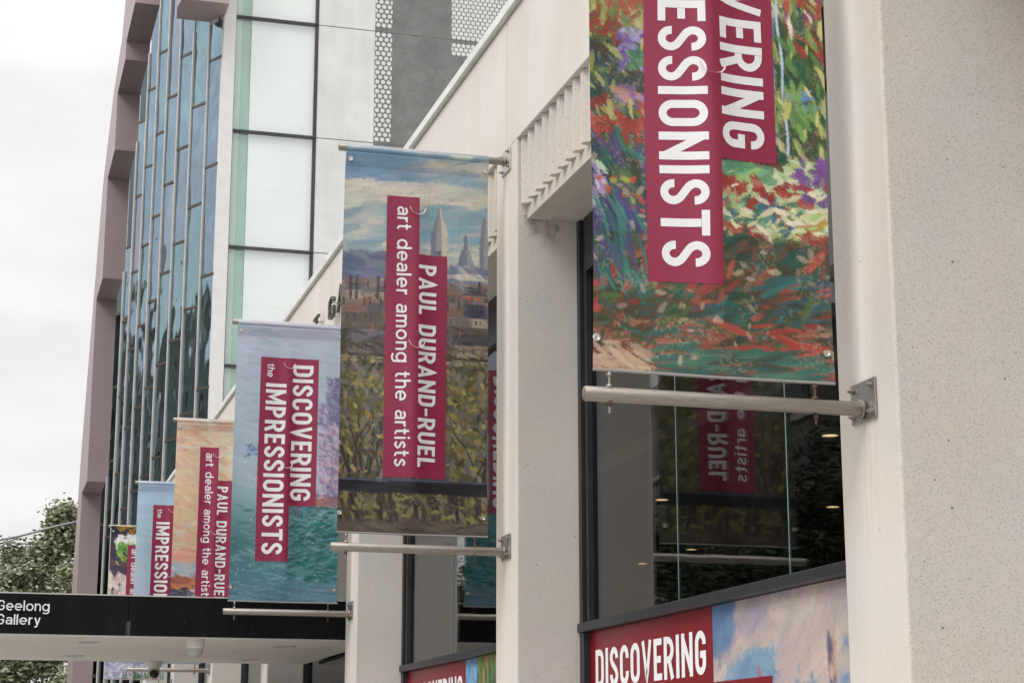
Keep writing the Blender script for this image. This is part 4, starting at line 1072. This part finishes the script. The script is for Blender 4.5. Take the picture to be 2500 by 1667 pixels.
# ------------------------------------------------------------------ trees
bark = simple('bark', (.10, .085, .07), .9, 0, .3, 8)
def leafmat(name, a, b_, c_):
    b = NB(name); oi = b.n('ShaderNodeAttribute'); oi.attribute_name = 'shade'
    b.base(b.ramp(oi.outputs['Fac'], [(0, a), (.55, b_), (1, c_)])).set(.5, 0, .4); return b.m
leafm = leafmat('olive_leaves', (.095, .12, .055), (.235, .265, .14), (.52, .54, .40))
def make_tree(loc, rad, zc, seed, n, leaf, label, group=None, lm_=leafm, top_bump=None):
    rng = np.random.default_rng(seed)
    t = thing('tree', (loc[0], loc[1], GZ), label, 'tree', group)
    tr = MB(); tr.tube([(loc[0], loc[1], GZ), (loc[0] + .1, loc[1], GZ + 2), (loc[0], loc[1] + .1, zc)], [.32, .25, .12], 10)
    for i in range(7):
        a = rng.uniform(0, 6.28); e = rng.uniform(.3, 1.0)
        q = Vector((loc[0], loc[1], GZ + 2 + i * .6)); d = Vector((math.cos(a) * rad[0] * .6, math.sin(a) * rad[1] * .6, rad[2] * e * .6))
        tr.tube([q, q + d * .5 + Vector((0, 0, .3)), q + d], [.12, .08, .03], 7)
    tr.build('trunk', bark, t, 60)
    # leaf clumps spread through the crown
    cl = []
    for i in range(190):
        v_ = rng.normal(size=3); v_ /= np.linalg.norm(v_); r_ = rng.uniform(.35, 1.0) ** .6
        p = v_ * r_ * np.array(rad); cl.append((p + np.array([loc[0], loc[1], zc]), rng.uniform(.5, 1.1)))
    if top_bump: 
        for q, s_ in top_bump: cl.append((np.array(q), s_))
    V = []; F = []; sh = []
    for i in range(n):
        c, s_ = cl[rng.integers(len(cl))] if not (top_bump and i % 14 == 0) else (np.array(top_bump[i // 14 % len(top_bump)][0]), top_bump[i // 14 % len(top_bump)][1])
        p = c + rng.normal(size=3) * s_ * .45
        a = rng.normal(size=3); a /= np.linalg.norm(a); a[2] *= .5; b_ = np.cross(a, rng.normal(size=3)); b_ /= np.linalg.norm(b_) + 1e-6
        l = leaf * rng.uniform(.6, 1.3); w_ = l * .42
        k = len(V); V += [p - a * l, p + b_ * w_, p + a * l, p - b_ * w_]; F.append((k, k + 1, k + 2, k + 3)); sh += [rng.random()] * 4
    me = bpy.data.meshes.new('crown'); O = world_origin(t)
    me.from_pydata([(x - O.x, y - O.y, z + CZ - O.z) for x, y, z in V], [], F)
    at = me.attributes.new('shade', 'FLOAT', 'POINT'); at.data.foreach_set('value', np.array(sh, dtype=np.float32))
    me.materials.append(lm_); o = bpy.data.objects.new('crown', me); col.objects.link(o); o.parent = t
    return t
make_tree((3.0, 96, 0), (5.8, 5.8, 8.6), 2.7, 2, 125000, .165, 'dense olive green street tree rising behind the canopy beside the mauve frame', None, leafm,
          [((4.25, 96, 12.2), .8), ((4.4, 96, 11.4), .9), ((3.7, 96, 10.6), .9)])
tr0 = make_tree((-27, 60, 0), (5.5, 5.5, 6.2), 6.5, 9, 26000, .17, 'leafy street tree across the road, seen only as a dark reflection in the glass', 'trees across the road', leafmat('dark_leaves', (.02, .028, .012), (.045, .06, .025), (.09, .11, .05)))
for i, (x, y, s_) in enumerate(((-26, 72, 1.1), (-28, 84, .95), (-26, 97, 1.15), (-27, 110, 1.0), (-25, 125, 1.1), (-27, 48, .9))):
    c_ = copy_tree(tr0); c_.location = (x, y, 0); c_.scale = (s_, s_, s_); c_.rotation_euler.z = i * 1.3

# ------------------------------------------------------------------ building across the road (seen in reflections)
ab = thing('office_building', (-38, 95, GZ), 'dark office building across the road, mirrored in the windows', 'building')
br2 = simple('dark_brick', (.22, .21, .18), .8, 0, .35, .35); ld2 = simple('pale_ledge', (.50, .47, .42), .7, 0, .2, 1); wn2 = simple('dark_office_window', (.02, .025, .03), .15)
MB().box(-46, -34, 52, 80, GZ, 20).box(-46, -35, 80.01, 90, GZ, 26).box(-46, -34, 90.01, 150, GZ, 24).build('wall', br2, ab)
MB().box(-46.2, -33.6, 51.6, 80, 20.001, 20.8).box(-46.2, -34.6, 80.005, 90, 26.001, 26.8).box(-46.2, -33.6, 90.005, 150.2, 24.001, 24.8).build('roof', ld2, ab)
for z in (3, 7, 11, 15, 19):
    MB().box(-33.99, -33.7, 52, 79.9, z - .35, z - .05).box(-33.99, -33.7, 90.1, 150, z - .35, z - .05).build('ledge', ld2, ab)
    wm = MB()
    for j in range(18):
        y_ = 54 + j * 5.3
        if 76 < y_ < 90 or (z > 16 and y_ < 90): continue
        wm.box(-33.985, -33.90, y_, y_ + 3.4, z + .7, z + 2.6)
    wm.build('window_row', wn2, ab)

# ------------------------------------------------------------------ street lamp with a long curved arm
sl = thing('street_lamp', (-1.157, 90, GZ), 'grey street lamp with a long curved double arm reaching over the tree', 'street lamp')
gal_m = simple('galvanised_steel', (.30, .30, .31), .5, .6, .1)
MB().tube([(-1.157, 90, GZ), (-1.157, 90, 5.143), (-1.157, 90, 10.543)], [.15, .11, .09], 14).build('pole', gal_m, sl, 60)
MB().tube([(-1.157, 90, 9.964), (0.000, 90, 10.196), (1.080, 90, 10.414), (1.877, 90, 10.607), (2.739, 90, 10.864), (3.600, 90, 11.147), (4.474, 90, 11.379), (5.271, 90, 11.481)], .054, 10).build('arm', gal_m, sl, 60)
MB().tube([(-1.157, 90, 8.100), (-0.257, 90, 9.193), (0.514, 90, 9.746), (1.093, 90, 10.093), (1.491, 90, 10.363), (1.903, 90, 10.569)], .044, 10).build('brace', gal_m, sl, 60)
MB().lathe((5.529, 90, 11.404), [(.02, .09), (.10, .08), (.16, .02), (.15, -.05), (.08, -.08)], 18).build('lamp_head', gal_m, sl, 50)
